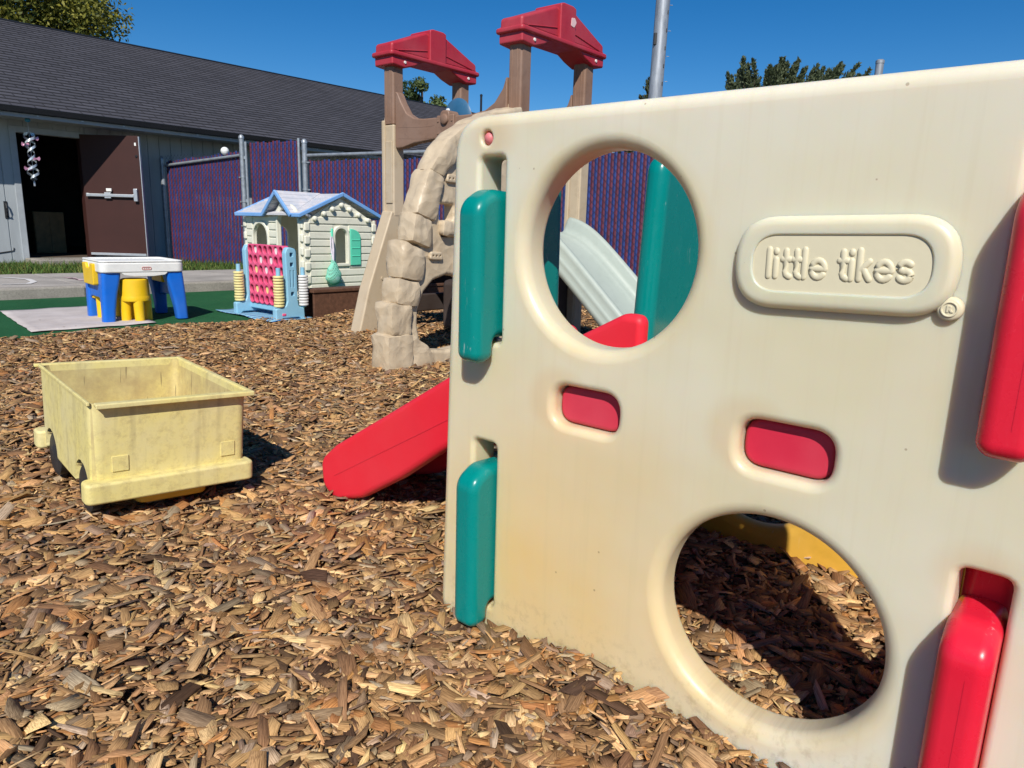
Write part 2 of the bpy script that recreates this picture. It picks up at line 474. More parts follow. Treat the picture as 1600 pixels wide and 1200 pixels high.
U = Vector((math.sin(R(UB)), math.cos(R(UB)), 0)); V = Vector((-U.y, U.x, 0))     # along the building / away behind it
KP = Vector((-4.7, 6.87, 0)); KD = Vector((math.sin(R(43)), math.cos(R(43)), 0)); KN = Vector((-KD.y, KD.x, 0))
bm = bmesh.new()
e = TURF_P.to_3d() ; td = TURF_D.to_3d()
row0 = []; row1 = []
for i in range(41):
    t = -9 + 16 * i / 40
    w = 0.05 * math.sin(t * 2.3) + 0.03 * math.sin(t * 5.1 + 1)
    p = e + td * t + Vector((td.y, -td.x, 0)) * (0.03 + w); row0.append(bm.verts.new((p.x, p.y, -0.004)))
    k = KP + KD * (-9 + 17 * i / 40) - KN * 0.01; row1.append(bm.verts.new((k.x, k.y, -0.004)))
for i in range(40): bm.faces.new((row0[i], row0[i + 1], row1[i + 1], row1[i]))
structure(finish('turf', bm, m, smooth=False))

# pavement with kerb ------------------------------------------------------
def concrete(name, col):
    m, nt, b = base_mat(name, col, 0.9, 0.3)
    oc = objco(nt)
    n1 = noise(nt, oc, 2.0, 6, 0.65); n2 = noise(nt, oc, 70, 4)
    c = mixc(nt, ramp(nt, n1, [(0.3, 0.0), (0.72, 1.0)]), tuple(x * 0.72 for x in col), tuple(x * 1.15 for x in col))
    c = mixc(nt, ramp(nt, n2, [(0.25, 0.0), (0.6, 1.0)]), mixc(nt, 0.35, c, (0.03, 0.03, 0.03)), c)
    nt.links.new(c, b.inputs['Base Color']); bump(nt, b, n2, 0.4, 0.004)
    return m
MC = concrete('kerb_concrete', (0.33, 0.30, 0.26)); MP = concrete('pavement_concrete', (0.42, 0.385, 0.345))
KH = 0.105
def pav(name, t0, t1, o0, o1, z0, z1, mat, bev=0.012):
    bm = bmesh.new()
    M = Matrix.Translation(KP) @ Matrix(((KD.x, KN.x, 0), (KD.y, KN.y, 0), (0, 0, 1))).to_4x4()
    x = t0
    while x < t1:
        w = 1.9
        box(bm, x + 0.006, min(x + w, t1) - 0.006, o0, o1, z0, z1, bev, 2, M); x += w
    return structure(finish(name, bm, mat, smooth=False))
pav('kerb', -9, 16, 0.0, 0.16, -0.2, KH, MC, 0.02)
pav('pavement', -9, 16, 0.166, 1.95, -0.2, KH - 0.004, MP, 0.006)

# grass verge ---------------------------------------------------------------
m, nt, b = base_mat('verge_earth', (0.06, 0.06, 0.025), 0.95, 0.1)
bm = bmesh.new()
q = [KP + KD * -9 + KN * 1.96 + Vector((0, 0, 0.075)), KP + KD * 16 + KN * 1.96 + Vector((0, 0, 0.075)), KP + KD * 16 + KN * 7 + Vector((0, 0, -0.01)), KP + KD * -9 + KN * 7 + Vector((0, 0, -0.01))]
bm.faces.new([bm.verts.new(p) for p in q]); structure(finish('verge', bm, m, smooth=False))
m, nt, b = base_mat('grass_blade', (0.05, 0.10, 0.02), 0.7, 0.2)
ca = nt.nodes.new('ShaderNodeAttribute'); ca.attribute_name = 'blade_colour'
nt.links.new(ca.outputs['Color'], b.inputs['Base Color'])
n = 42000
t = rng.uniform(-4.5, 9.0, n); o = 1.96 + rng.uniform(0, 1, n) ** 1.5 * 4.4
cl = np.sin(t * 3.1) * np.sin(o * 4.3 + 1.3) + rng.normal(0, 0.5, n)
k = cl > -0.5; t, o, cl = t[k], o[k], cl[k]; n = len(t)
bx = KP.x + KD.x * t + KN.x * o; by = KP.y + KD.y * t + KN.y * o; bz = 0.075 - (o - 1.96) * 0.0169
# keep the verge off the inside of the building
lx = (bx + 7.4) * V.x + (by - 12.47) * V.y
k = lx < -0.02; bx, by, bz, cl = bx[k], by[k], bz[k], cl[k]; n = len(bx)
hh = rng.uniform(0.03, 0.11, n) * (0.8 + 0.35 * np.clip(cl, -0.5, 1.2)); ya = rng.uniform(0, 2 * PI, n); ww = rng.uniform(0.004, 0.010, n)
ln = rng.normal(0, 0.04, (n, 2))
vs = np.zeros((n, 3, 3))
vs[:, 0] = np.stack([bx - np.cos(ya) * ww, by - np.sin(ya) * ww, bz], 1)
vs[:, 1] = np.stack([bx + np.cos(ya) * ww, by + np.sin(ya) * ww, bz], 1)
vs[:, 2] = np.stack([bx + ln[:, 0], by + ln[:, 1], bz + hh], 1)
gob = mesh_np('grass', vs.reshape(-1, 3), [np.arange(n * 3).reshape(n, 3)], m)
gc = np.array((0.055, 0.105, 0.02)) * rng.uniform(0.5, 1.5, (n, 1)) + (rng.uniform(0, 1, (n, 1)) < 0.25) * np.array((0.10, 0.06, 0.02))
gcv = np.repeat(np.concatenate([gc, np.ones((n, 1))], 1), 3, 0).astype(np.float32)
at = gob.data.attributes.new('blade_colour', 'FLOAT_COLOR', 'POINT'); at.data.foreach_set('color', gcv.ravel())
gob['kind'] = 'stuff'; tag(gob, 'weedy green grass between the pavement and the building', 'grass')

# ================================================================== ACTIVITY GYM
H1 = (0.238, 0.767, 0.162); H2 = (0.557, 0.225, 0.169)
def cream_mat():
    m, nt, b = base_mat('cream_plastic', (0.74, 0.68, 0.52), 0.36, 0.5)
    tc = nt.nodes.new('ShaderNodeTexCoord'); oc = tc.outputs['Object']
    sep = nt.nodes.new('ShaderNodeSeparateXYZ'); nt.links.new(oc, sep.inputs[0])
    flat = nt.nodes.new('ShaderNodeCombineXYZ'); nt.links.new(sep.outputs[0], flat.inputs[0]); nt.links.new(sep.outputs[2], flat.inputs[2])
    def dist(cx, cz, sx=1.0, sz=1.0):
        a = math_n(nt, 'MULTIPLY', math_n(nt, 'SUBTRACT', sep.outputs[0], cx), sx)
        c = math_n(nt, 'MULTIPLY', math_n(nt, 'SUBTRACT', sep.outputs[2], cz), sz)
        return math_n(nt, 'SQRT', math_n(nt, 'ADD', math_n(nt, 'MULTIPLY', a, a), math_n(nt, 'MULTIPLY', c, c)))
    n_low = noise(nt, flat.outputs[0], 3.2, 4, 0.55, 0.3)
    n_mid = noise(nt, flat.outputs[0], 9.0, 5, 0.6, 0.5)
    white, yel, tan, orange = (0.665, 0.615, 0.455), (0.725, 0.495, 0.185), (0.63, 0.485, 0.255), (0.55, 0.27, 0.04)
    c = mixc(nt, math_n(nt, 'MULTIPLY', ramp(nt, noise(nt, flat.outputs[0], 2.6, 3, 0.5, 0.2), [(0.34, 0.0), (0.66, 1.0)]), 0.9), (0.645, 0.592, 0.42), (0.70, 0.665, 0.55))
    # broad sun-yellowing, strongest low and to the left of the panel
    g = math_n(nt, 'MULTIPLY', ramp(nt, dist(0.13, 0.14, 1.0, 1.0), [(0.06, 1.0), (0.50, 0.0)]), ramp(nt, n_low, [(0.25, 0.55), (0.65, 1.0)]))
    c = mixc(nt, math_n(nt, 'MULTIPLY', g, 0.92), c, yel)
    g = math_n(nt, 'MULTIPLY', ramp(nt, dist(0.33, 0.40, 0.8, 1.3), [(0.0, 1.0), (0.26, 0.0)]), ramp(nt, n_low, [(0.30, 0.2), (0.65, 1.0)]))
    c = mixc(nt, math_n(nt, 'MULTIPLY', g, 0.5), c, tan)
    # stain rings that follow the openings
    for cx, cz, r, s in ((H1[0], H1[1], H1[2] + 0.010, 0.50), (H2[0], H2[1], H2[2] + 0.010, 0.52)):
        dd = math_n(nt, 'ABSOLUTE', math_n(nt, 'SUBTRACT', dist(cx, cz), r))
        g = math_n(nt, 'MULTIPLY', ramp(nt, dd, [(0.0, 1.0), (0.030, 0.0)]), ramp(nt, n_low, [(0.40, 0.06), (0.68, 1.0)]))
        c = mixc(nt, math_n(nt, 'MULTIPLY', g, s), c, (0.60, 0.44, 0.17))
    for cx, cz in ((0.165, 0.505), (0.51, 0.515)):
        g = ramp(nt, dist(cx, cz, 0.9, 1.0), [(0.045, 1.0), (0.066, 0.0)])
        c = mixc(nt, math_n(nt, 'MULTIPLY', g, 0.16), c, orange)
    for cx, cz in ((0.0, 0.955), (0.815, 0.40)):
        g = ramp(nt, dist(cx, cz, 0.8, 1.0), [(0.015, 1.0), (0.05, 0.0)])
        c = mixc(nt, math_n(nt, 'MULTIPLY', g, 0.25), c, orange)
    # the inside of the openings has gone brown-orange
    inner = ramp(nt, sep.outputs[1], [(0.0, 0.0), (0.025, 0.0), (0.05, 1.0)])
    c = mixc(nt, math_n(nt, 'MULTIPLY', inner, 0.25), c, (0.55, 0.36, 0.15))
    st = noise(nt, objco(nt, (55, 1, 2.2)), 1.0, 4, 0.65)
    c = mixc(nt, math_n(nt, 'MULTIPLY', ramp(nt, st, [(0.52, 0.0), (0.75, 1.0)]), 0.16), c, (0.52, 0.42, 0.24))
    mud = math_n(nt, 'MULTIPLY', ramp(nt, sep.outputs[2], [(0.0, 1.0), (0.13, 0.0)]), ramp(nt, noise(nt, flat.outputs[0], 42, 5, 0.7), [(0.5, 0.0), (0.66, 1.0)]))
    c = mixc(nt, math_n(nt, 'MULTIPLY', mud, 0.45), c, (0.25, 0.16, 0.08))
    # small dirt specks
    v = nt.nodes.new('ShaderNodeTexVoronoi'); v.inputs['Scale'].default_value = 26; nt.links.new(flat.outputs[0], v.inputs['Vector'])
    sp = math_n(nt, 'MULTIPLY', math_n(nt, 'LESS_THAN', v.outputs['Distance'], 0.055), math_n(nt, 'GREATER_THAN', noise(nt, flat.outputs[0], 14, 2), 0.52))
    c = mixc(nt, math_n(nt, 'MULTIPLY', sp, 0.5), c, (0.2, 0.12, 0.06))
    nt.links.new(c, b.inputs['Base Color'])
    b.inputs['Subsurface Weight'].default_value = 0.7
    b.inputs['Subsurface Radius'].default_value = (1.0, 0.6, 0.3); b.inputs['Subsurface Scale'].default_value = 0.035
    nt.links.new(ramp(nt, n_mid, [(0.3, 0.30), (0.7, 0.46)]), b.inputs['Roughness'])
    h = math_n(nt, 'ADD', noise(nt, flat.outputs[0], 5, 2), math_n(nt, 'MULTIPLY', noise(nt, oc, 110, 3), 0.03))
    bump(nt, b, h, 0.14, 0.02)
    return m
MCREAM = cream_mat()
MLET = plastic('cream_lettering', (0.66, 0.60, 0.42), 0.4, 0.03, 0.1, (0.5, 0.42, 0.26), 0.0)
MGREEN = plastic('green_plastic', (0.0, 0.205, 0.185), 0.25, 0.0, 0.12, (0.0, 0.13, 0.12), 0.32)
MRED = plastic('red_plastic', (0.70, 0.012, 0.038), 0.28, 0.015, 0.12, (0.46, 0.009, 0.03), 0.3, sss=0.25)
MSLIDE = plastic('slide_red', (0.73, 0.014, 0.034), 0.5, 0.03, 0.1, (0.55, 0.02, 0.04), 0.0, sss=0.2)
MTAB = plastic('tab_red', (0.58, 0.022, 0.055), 0.5, 0.08, 0.2, (0.42, 0.02, 0.04), 0.15)
MYEL = plastic('yellow_plastic', (0.72, 0.40, 0.03), 0.4, 0.08, 0.2)
MFADE = plastic('faded_red_plastic', (0.62, 0.12, 0.13), 0.5, 0.3, 0.2)

gym = thing('activity_gym', 'cream, green and red plastic climbing cube with round holes, nearest and largest toy', 'climbing cube', GYM, AXS)
PT = 0.065
outer = roundpoly([(-0.134, -0.03), (0.949, -0.03), (0.920, 0.999), (-0.104, 0.999)], [0.05, 0.05, 0.075, 0.075], 8)
slots = [rrect(-0.034, 0.026, 0.588, 0.925, 0.012, 4), rrect(-0.036, 0.022, 0.045, 0.392, 0.012, 4), rrect(0.792, 0.850, 0.588, 0.925, 0.012, 4), rrect(0.792, 0.850, 0.045, 0.405, 0.014, 4)]
pills = [rrect(0.153, 0.288, 0.461, 0.533, 0.032, 8), rrect(0.495, 0.630, 0.463, 0.540, 0.033, 8)]
holes = [circle(*H1, 96), circle(*H2, 96)]
bm = bmesh.new()
loops = [outer] + holes + slots + pills + [circle(-0.018, 0.957, 0.0125, 24), circle(0.834, 0.957, 0.0125, 24)]
plate(bm, loops, 0, PT, XZ, [0.022, 0.024, 0.024] + [0.010] * 4 + [0.014] * 2 + [0.0065] * 2, [0.02, 0.012, 0.012] + [0.006] * 4 + [0.008] * 2 + [0.004] * 2, 7)
front = finish('front_panel', bm, MCREAM, gym, label='cream front panel with two round holes and yellowed stains')
# raised badge with lettering
bm = bmesh.new()
tilt = Matrix.Translation((0.607, 0, 0.767)) @ Matrix.Rotation(R(-1.5), 4, 'Y')
TX = lambda u, v, w: tilt @ Vector((u, w, v))
plate(bm, [rrect(-0.137, 0.137, -0.062, 0.062, 0.0615, 12), rrect(-0.109, 0.109, -0.037, 0.037, 0.0365, 12)], -0.0165, 0.002, TX, [0.0125, 0.0030], 0, 6)
badge = finish('badge', bm, MCREAM, front)
bm = bmesh.new()
plate(bm, [rrect(-0.118, 0.118, -0.045, 0.045, 0.044, 10)], -0.0136, 0.002, TX, 0.0, 0, 2)
finish('badge_recess', bm, MLET, front)
bm = bmesh.new()
plate(bm, [circle(0.131, -0.049, 0.0145, 28)], -0.010, 0.002, TX, 0.005, 0, 4)
plate(bm, [circle(0.131, -0.049, 0.0095, 24), circle(0.131, -0.049, 0.0072, 24)], -0.0115, -0.009, TX, 0.0008, 0, 2)
finish('trademark_disc', bm, MLET, front)
def text_mesh(txt, size, extrude, bevel=0.0, offset=0.0, space=1.0, shear=0.0):
    cu = bpy.data.curves.new('lettering', 'FONT'); cu.body = txt; cu.size = size; cu.extrude = extrude
    cu.bevel_depth = bevel; cu.bevel_resolution = 2; cu.offset = offset; cu.space_character = space; cu.shear = shear
    cu.align_x = 'CENTER'; cu.align_y = 'CENTER'; cu.resolution_u = 6
    o = bpy.data.objects.new('lettering_tmp', cu); C.objects.link(o)
    dg = bpy.context.evaluated_depsgraph_get()
    me = bpy.data.meshes.new_from_object(o.evaluated_get(dg))
    bpy.data.objects.remove(o); bpy.data.curves.remove(cu)
    me.name = 'lettering'
    return me
def stroke_letters(txt):
    """chunky round-stroked low relief letters, millimetres, x to the right and z up"""
    arc = lambda cx, cy, rx, ry, a0, a1, n=14: [(cx + rx * math.cos(R(a0 + (a1 - a0) * i / n)), cy + ry * math.sin(R(a0 + (a1 - a0) * i / n))) for i in range(n + 1)]
    G = {'l': ([[(0, 0), (0, 20), (0, 40)]], 11.5), 'i': ([[(0, 0), (0, 13), (0, 25)], [(0, 36.5), (0, 38)]], 11.5),
         't': ([[(4.5, 38), (4.5, 20), (4.5, 8), (6, 2.5), (9.5, 0.3), (11, 0)], [(0, 25.5), (5, 25.5), (10.5, 25.5)]], 17.0),
         'e': ([arc(10, 12.5, 10, 12.5, 0, 320), [(1, 12.8), (10, 12.8), (20, 12.8)]], 30.0),
         'k': ([[(0, 0), (0, 20), (0, 40)], [(0, 12), (7, 18), (13.5, 25)], [(5, 16), (9, 8.5), (14.5, 0)]], 24.5),
         's': ([arc(8.5, 18.8, 8, 6.2, 35, 265, 10) + arc(8.5, 6.6, 8.2, 6.6, 85, -150, 12)], 20.0), ' ': ([], 12.0)}
    bm = bmesh.new(); x = 0.0
    for ch in txt:
        st_, adv = G[ch]
        for p in st_:
            pts = [(x + a, 0, b_) for a, b_ in p]; rr = 5.0
            d0 = (Vector(pts[0]) - Vector(pts[1])).normalized(); d1 = (Vector(pts[-1]) - Vector(pts[-2])).normalized()
            ext = [(Vector(pts[0]) + d0 * rr * k, rr * math.sqrt(max(0.01, 1 - k * k))) for k in (0.97, 0.8, 0.5)] + [(Vector(q), rr) for q in pts] + [(Vector(pts[-1]) + d1 * rr * k, rr * math.sqrt(max(0.01, 1 - k * k))) for k in (0.5, 0.8, 0.97)]
            path(bm, [q for q, _ in ext], [r_ for _, r_ in ext], 12)
        x += adv
    xs = [v.co.x for v in bm.verts]; zs = [v.co.z for v in bm.verts]
    sx, sz = 0.182 / (max(xs) - min(xs)), 0.044 / (max(zs) - min(zs))
    for v in bm.verts:
        v.co = tilt @ Vector(((v.co.x - (max(xs) + min(xs)) / 2) * sx, -0.0134 + v.co.y * 0.00050, (v.co.z - (max(zs) + min(zs)) / 2) * sz))
    return bm
finish('lettering', stroke_letters('little tikes'), MLET, front, weighted=False)
me = text_mesh('R', 0.010, 0.001, 0.0003, 0.0004)
me.transform(Matrix.Rotation(R(90), 4, 'X')); me.transform(Matrix.Translation((0.131, -0.0100, -0.049))); me.transform(tilt)
link('lettering', me, MLET, front, False, False)
for x in (-0.018, 0.834):
    bm = bmesh.new()
    lathe(bm, [(0.0, 0.001), (0.006, 0.002), (0.010, 0.0055), (0.012, 0.011), (0.012, 0.055)], (x, 0, 0.957), 24, 'Y')
    finish('peg', bm, MFADE, front)

def hook_bm(x0, x1, z0, z1, zslot0, d=0.058, r=0.019):
    """panel tab that comes through a slot and hangs down in front of it"""
    bm = bmesh.new()
    prof = roundpoly([(0.075, z1 - 0.004), (-0.014, z1), (-d, z1 - 0.025), (-d, z0 + 0.012), (-d + 0.02, z0), (-0.006, z0 + 0.006), (-0.004, zslot0 + 0.008), (0.075, zslot0 + 0.008)],
                     [0, 0.05, 0.055, 0.03, 0.03, 0.02, 0.012, 0], 8)
    plate(bm, [prof], x0, x1, YZ, r, r, 6)
    xm = (x0 + x1) / 2 + 0.004
    path(bm, [(xm, -d + 0.0002, z1 - 0.06), (xm, -d + 0.0002, (z0 + z1) / 2), (xm, -d + 0.0002, z0 + 0.04)], 0.0006, 6)
    return bm
# green side panel, U-shaped, and its two hooks
bm = bmesh.new()
u_out = roundpoly([(0.07, -0.03), (0.86, -0.03), (0.86, 0.985), (0.588, 0.985), (0.552, 0.40), (0.205, 0.40), (0.192, 0.985), (0.07, 0.985)], [0.03, 0.03, 0.05, 0.05, 0.06, 0.06, 0.05, 0.05], 6)
plate(bm, [u_out], -0.036, 0.024, YZ, 0.029, 0.029, 7)
side_g = finish('side_panel', bm, MGREEN, gym, label='green side panel')
for z0, z1, zs in ((0.552, 0.868, 0.590), (0.012, 0.350, 0.047)):
    finish('hook', hook_bm(-0.036, 0.021, z0, z1, zs), MGREEN, side_g, label='green interlocking hook')
# red side panel with a large rounded opening
bm = bmesh.new()
r_out = rrect(0.066, 0.757, -0.03, 0.985, 0.05, 6)
plate(bm, [r_out, roundpoly([(0.105, 0.24), (0.69, 0.20), (0.69, 0.76), (0.084, 0.82)], [0.10, 0.14, 0.16, 0.10], 8)], 0.792, 0.850, YZ, 0.016, 0.016, 5)
side_r = finish('side_panel', bm, MRED, gym, label='red side panel')
for z0, z1, zs in ((0.558, 0.868, 0.590), (0.0, 0.350, 0.047)):
    finish('hook', hook_bm(0.790, 0.849, z0, z1, zs), MRED, side_r, label='red interlocking hook')
# yellow back panel, the same moulding as the front one
bm = bmesh.new()
mir = lambda lp: [(0.815 - u, v) for u, v in lp]
plate(bm, [rrect(0.028, 0.93, -0.03, 0.555, 0.05, 6), mir(holes[1])], 0.765, 0.83, XZ, [0.02, 0.03], [0.02, 0.03], 5)
finish('back_panel', bm, MYEL, gym, label='yellow back panel')
# red platform with tabs into the pill openings
bm = bmesh.new()
plate(bm, [rrect(0.02, 0.48, 0.075, 0.76, 0.03, 5)], 0.455, 0.515, XY, 0.012, 0.012, 4)
plat = finish('platform', bm, MRED, gym)
for p in pills:
    bm = bmesh.new()
    xs = [q[0] for q in p]; zs = [q[1] for q in p]
    plate(bm, [rrect(min(xs) + 0.002, max(xs) - 0.002, min(zs) + 0.002, max(zs) - 0.002, 0.03, 8)], 0.022, 0.09, XZ, 0.008, 0, 4)
    finish('tab', bm, MTAB, plat)
# slide: two side walls and a bed
slide_o = bpy.data.objects.new('slide', None); C.objects.link(slide_o); slide_o.parent = gym
slide_o['label'] = 'red slide chute'
prof = roundpoly([(0.035, 0.46), (0.035, 0.605), (-0.02, 0.605), (-0.30, 0.455), (-0.553, 0.303), (-0.79, 0.163), (-0.862, 0.105), (-0.855, 0.02), (-0.79, -0.012), (-0.67, 0.030), (-0.503, 0.131), (-0.292, 0.281), (0.0, 0.455)],
                 [0.02, 0.05, 0.05, 0.3, 0.3, 0.08, 0.05, 0.05, 0.05, 0.1, 0.2, 0.2, 0.02], 6)
for y0, y1 in ((0.205, 0.255), (0.505, 0.55)):
    bm = bmesh.new(); plate(bm, [prof], y0, y1, XZ, 0.018, 0.018, 5)
    # moulding seam along the outside
    for ya, sgn in ((y0, -1),) if y0 < 0.3 else ((y1, 1),):
        path(bm, [(0.0, ya, 0.515), (-0.4, ya, 0.288), (-0.79, ya, 0.07)], 0.0012, 6)
    finish('side_wall', bm, MSLIDE, slide_o)
bm = bmesh.new()
bed = roundpoly([(0.03, 0.50), (-0.10, 0.50), (-0.30, 0.385), (-0.553, 0.235), (-0.78, 0.085), (-0.845, 0.06), (-0.845, 0.035), (-0.78, 0.05), (-0.553, 0.195), (-0.30, 0.345), (-0.1, 0.46), (0.03, 0.46)], 0.02, 3)
plate(bm, [bed], 0.25, 0.51, XZ, 0.003, 0.003, 2)
finish('slide_bed', bm, MSLIDE, slide_o)

# ================================================================== YELLOW WAGON
MWAG = plastic('wagon_yellow', (0.66, 0.56, 0.20), 0.6, 0.22, 0.55, (0.30, 0.235, 0.12), 0.0, 0.2, 9.0)
def wagon_mat():
    m, nt, b = base_mat('wagon_weathered', (0.6, 0.5, 0.2), 0.62, 0.35)
    oc = objco(nt)
    n1 = noise(nt, oc, 5, 6, 0.65, 0.1); n2 = noise(nt, oc, 34, 8, 0.78, 0.15)
    c = mixc(nt, ramp(nt, n1, [(0.3, 0.0), (0.7, 1.0)]), (0.72, 0.61, 0.20), (0.67, 0.59, 0.31))
    c = mixc(nt, math_n(nt, 'MULTIPLY', ramp(nt, n2, [(0.48, 0.0), (0.66, 1.0)]), math_n(nt, 'MULTIPLY', ramp(nt, n1, [(0.3, 1.0), (0.65, 0.35)]), 0.62)), c, (0.32, 0.24, 0.12))
    st = noise(nt, objco(nt, (26, 26, 2.2)), 1.0, 4, 0.6)       # vertical grime runs
    c = mixc(nt, math_n(nt, 'MULTIPLY', ramp(nt, st, [(0.56, 0.0), (0.72, 1.0)]), 0.32), c, (0.24, 0.19, 0.11))
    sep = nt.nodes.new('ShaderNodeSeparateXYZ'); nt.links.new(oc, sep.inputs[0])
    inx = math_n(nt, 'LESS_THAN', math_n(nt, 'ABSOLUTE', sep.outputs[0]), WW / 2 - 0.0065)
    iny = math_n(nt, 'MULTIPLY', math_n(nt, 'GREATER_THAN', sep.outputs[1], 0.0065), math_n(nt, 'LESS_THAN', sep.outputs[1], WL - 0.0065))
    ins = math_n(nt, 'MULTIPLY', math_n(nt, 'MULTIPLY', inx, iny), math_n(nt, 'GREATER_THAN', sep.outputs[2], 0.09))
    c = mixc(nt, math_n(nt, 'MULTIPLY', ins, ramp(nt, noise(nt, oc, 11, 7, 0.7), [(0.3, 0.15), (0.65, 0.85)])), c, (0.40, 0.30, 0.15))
    scr = ramp(nt, noise(nt, objco(nt, (40, 40, 3)), 1.6, 2, 0.5), [(0.68, 0.0), (0.70, 1.0)])
    c = mixc(nt, math_n(nt, 'MULTIPLY', math_n(nt, 'MULTIPLY', ins, scr), 0.6), c, (0.12, 0.09, 0.05))
    nt.links.new(c, b.inputs['Base Color']); bump(nt, b, noise(nt, oc, 130, 3), 0.2, 0.002)
    return m
WW, WL, WH_ = 0.41, 0.57, 0.302         # x width at rim, y length, height; y=0 is the near end
MW = wagon_mat()
MBLK = simple('black_rubber', (0.025, 0.025, 0.027), 0.55, 0.3, 20)
wag_o = gnd(150, 632, 0.3); wag_c = gnd(388, 608, 0.3); wag_b = gnd(62, 570, 0.3)
wag = thing('toy_wagon', 'faded yellow plastic open wagon sitting on the wood chips', 'wagon', (-0.935, 1.865, 0.022), 46.2)
wag.rotation_euler = (0.02, 0.05, R(90 - 46.2))
WW, WL, WH_ = 0.41, 0.57, 0.302         # x width at rim, y length, height; y=0 is the near end
def rr3(x0, x1, y0, y1, r, z, n=5): return [(x, y, z) for x, y in rrect(x0, x1, y0, y1, r, n)]
def wring(z, off): 
    f = (z - 0.05) / (WH_ - 0.05); i = 0.004 * (1 - f) + off
    return rr3(-WW / 2 + i, WW / 2 - i, i, WL - i, max(0.03 - off, 0.012), z)
bm = bmesh.new()
loft(bm, [wring(0.05, 0.0), wring(0.058, -0.001), wring(0.29, 0.0), wring(WH_, 0.0), wring(WH_, 0.006), wring(0.112, 0.008), wring(0.105, 0.012)], caps=True)
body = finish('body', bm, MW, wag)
cut = bmesh.new()
for y in (0.105, 0.46):
    tube(cut, (-0.3, y, 0.056), (-0.125, y, 0.050), 0.074, n=40); tube(cut, (0.125, y, 0.050), (0.3, y, 0.050), 0.074, n=40)
co = finish('cutter_tmp', cut, None, wag)
bo = body.modifiers.new('b', 'BOOLEAN'); bo.object = co; bo.operation = 'DIFFERENCE'; bo.solver = 'EXACT'
body.modifiers.move(len(body.modifiers) - 1, 0)
baked(body); bpy.data.objects.remove(co)
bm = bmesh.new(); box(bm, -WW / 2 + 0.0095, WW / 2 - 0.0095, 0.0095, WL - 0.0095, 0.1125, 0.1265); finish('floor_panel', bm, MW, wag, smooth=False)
# rolled rim: lip on the ends and the far side, thin edge on the near side
bm = bmesh.new()
hw = WW / 2
box(bm, -hw + 0.012, hw + 0.012, -0.022, 0.003, WH_ - 0.006, WH_ + 0.004, 0.003)
box(bm, -hw - 0.012, hw + 0.010, WL - 0.003, WL + 0.016, WH_ - 0.006, WH_ + 0.004, 0.003)
box(bm, hw - 0.003, hw + 0.012, -0.02, WL + 0.014, WH_ - 0.0055, WH_ + 0.0045, 0.003)
box(bm, -hw + 0.012, hw + 0.012, -0.0235, -0.019, WH_ - 0.009, WH_ + 0.003, 0.002)
box(bm, hw + 0.008, hw + 0.0135, -0.02, WL + 0.014, WH_ - 0.014, WH_ + 0.0035, 0.002)
box(bm, -hw - 0.004, -hw + 0.004, 0.0, WL, WH_ - 0.004, WH_ + 0.006, 0.002)
finish('rim', bm, MW, wag)
for y0, y1 in ((-0.032, 0.03), (WL - 0.03, WL + 0.034)):
    bm = bmesh.new()
    plate(bm, [rrect(-hw - 0.020, hw + 0.010, y0, y1, 0.022, 6)], 0.042, 0.098, XY, 0.008, 0.008, 4)
    finish('bumper', bm, MW, wag)
for x in (-0.135, 0.148):
    bm = bmesh.new(); box(bm, x - 0.020, x + 0.020, -0.0012, 0.006, 0.116, 0.158, 0.0011)
    finish('tail_light', bm, MW, wag)
bm = bmesh.new(); plate(bm, [rrect(-0.09, 0.10, 0.02, WL - 0.04, 0.03, 5)], 0.005, 0.06, XY, 0.01, 0.01, 3); finish('underbody', bm, MYEL, wag)
for x in (-hw + 0.024, hw - 0.024):
    for y in (0.105, 0.46):
        bm = bmesh.new()
        lathe(bm, [(0.0, -0.018), (0.020, -0.020), (0.03, -0.014), (0.056, -0.016), (0.068, -0.010), (0.068, 0.012), (0.06, 0.018), (0.0, 0.018)], (x, y, 0.048), 28, 'X')
        finish('wheel', bm, MBLK, wag)

# ================================================================== CLIMBER TOWER
A0 = Vector((-0.688, 3.961, 0))
MTAN = plastic('tan_plastic', (0.50, 0.40, 0.27), 0.42, 0.10, 0.3, (0.30, 0.22, 0.13), 0.0)
MBRN = plastic('brown_plastic', (0.235, 0.138, 0.092), 0.5, 0.07, 0.3, (0.10, 0.055, 0.035), 0.0)
MROOF = plastic('dark_red_plastic', (0.40, 0.02, 0.038), 0.42, 0.05, 0.2, None, 0.0)
MBLUE = plastic('teal_blue_plastic', (0.02, 0.105, 0.21), 0.35, 0.05, 0.2, None, 0.2)
MMINT = plastic('mint_plastic', (0.37, 0.42, 0.37), 0.4, 0.06, 0.15, None, 0.0)
MSHADE = plastic('shaded_brown_plastic', (0.045, 0.03, 0.024), 0.55, 0.04, 0.2, None, 0.0)  # brown plastic darkened: the tower's inner shade is put into the colour
MWHITE = plastic('white_plastic', (0.76, 0.76, 0.73), 0.4, 0.02, 0.15, None, 0.0)
tower = thing('climbing_tower', 'tan and brown climbing tower with dark red beam roofs and a stone-look wall', 'climbing tower', A0, AXS)
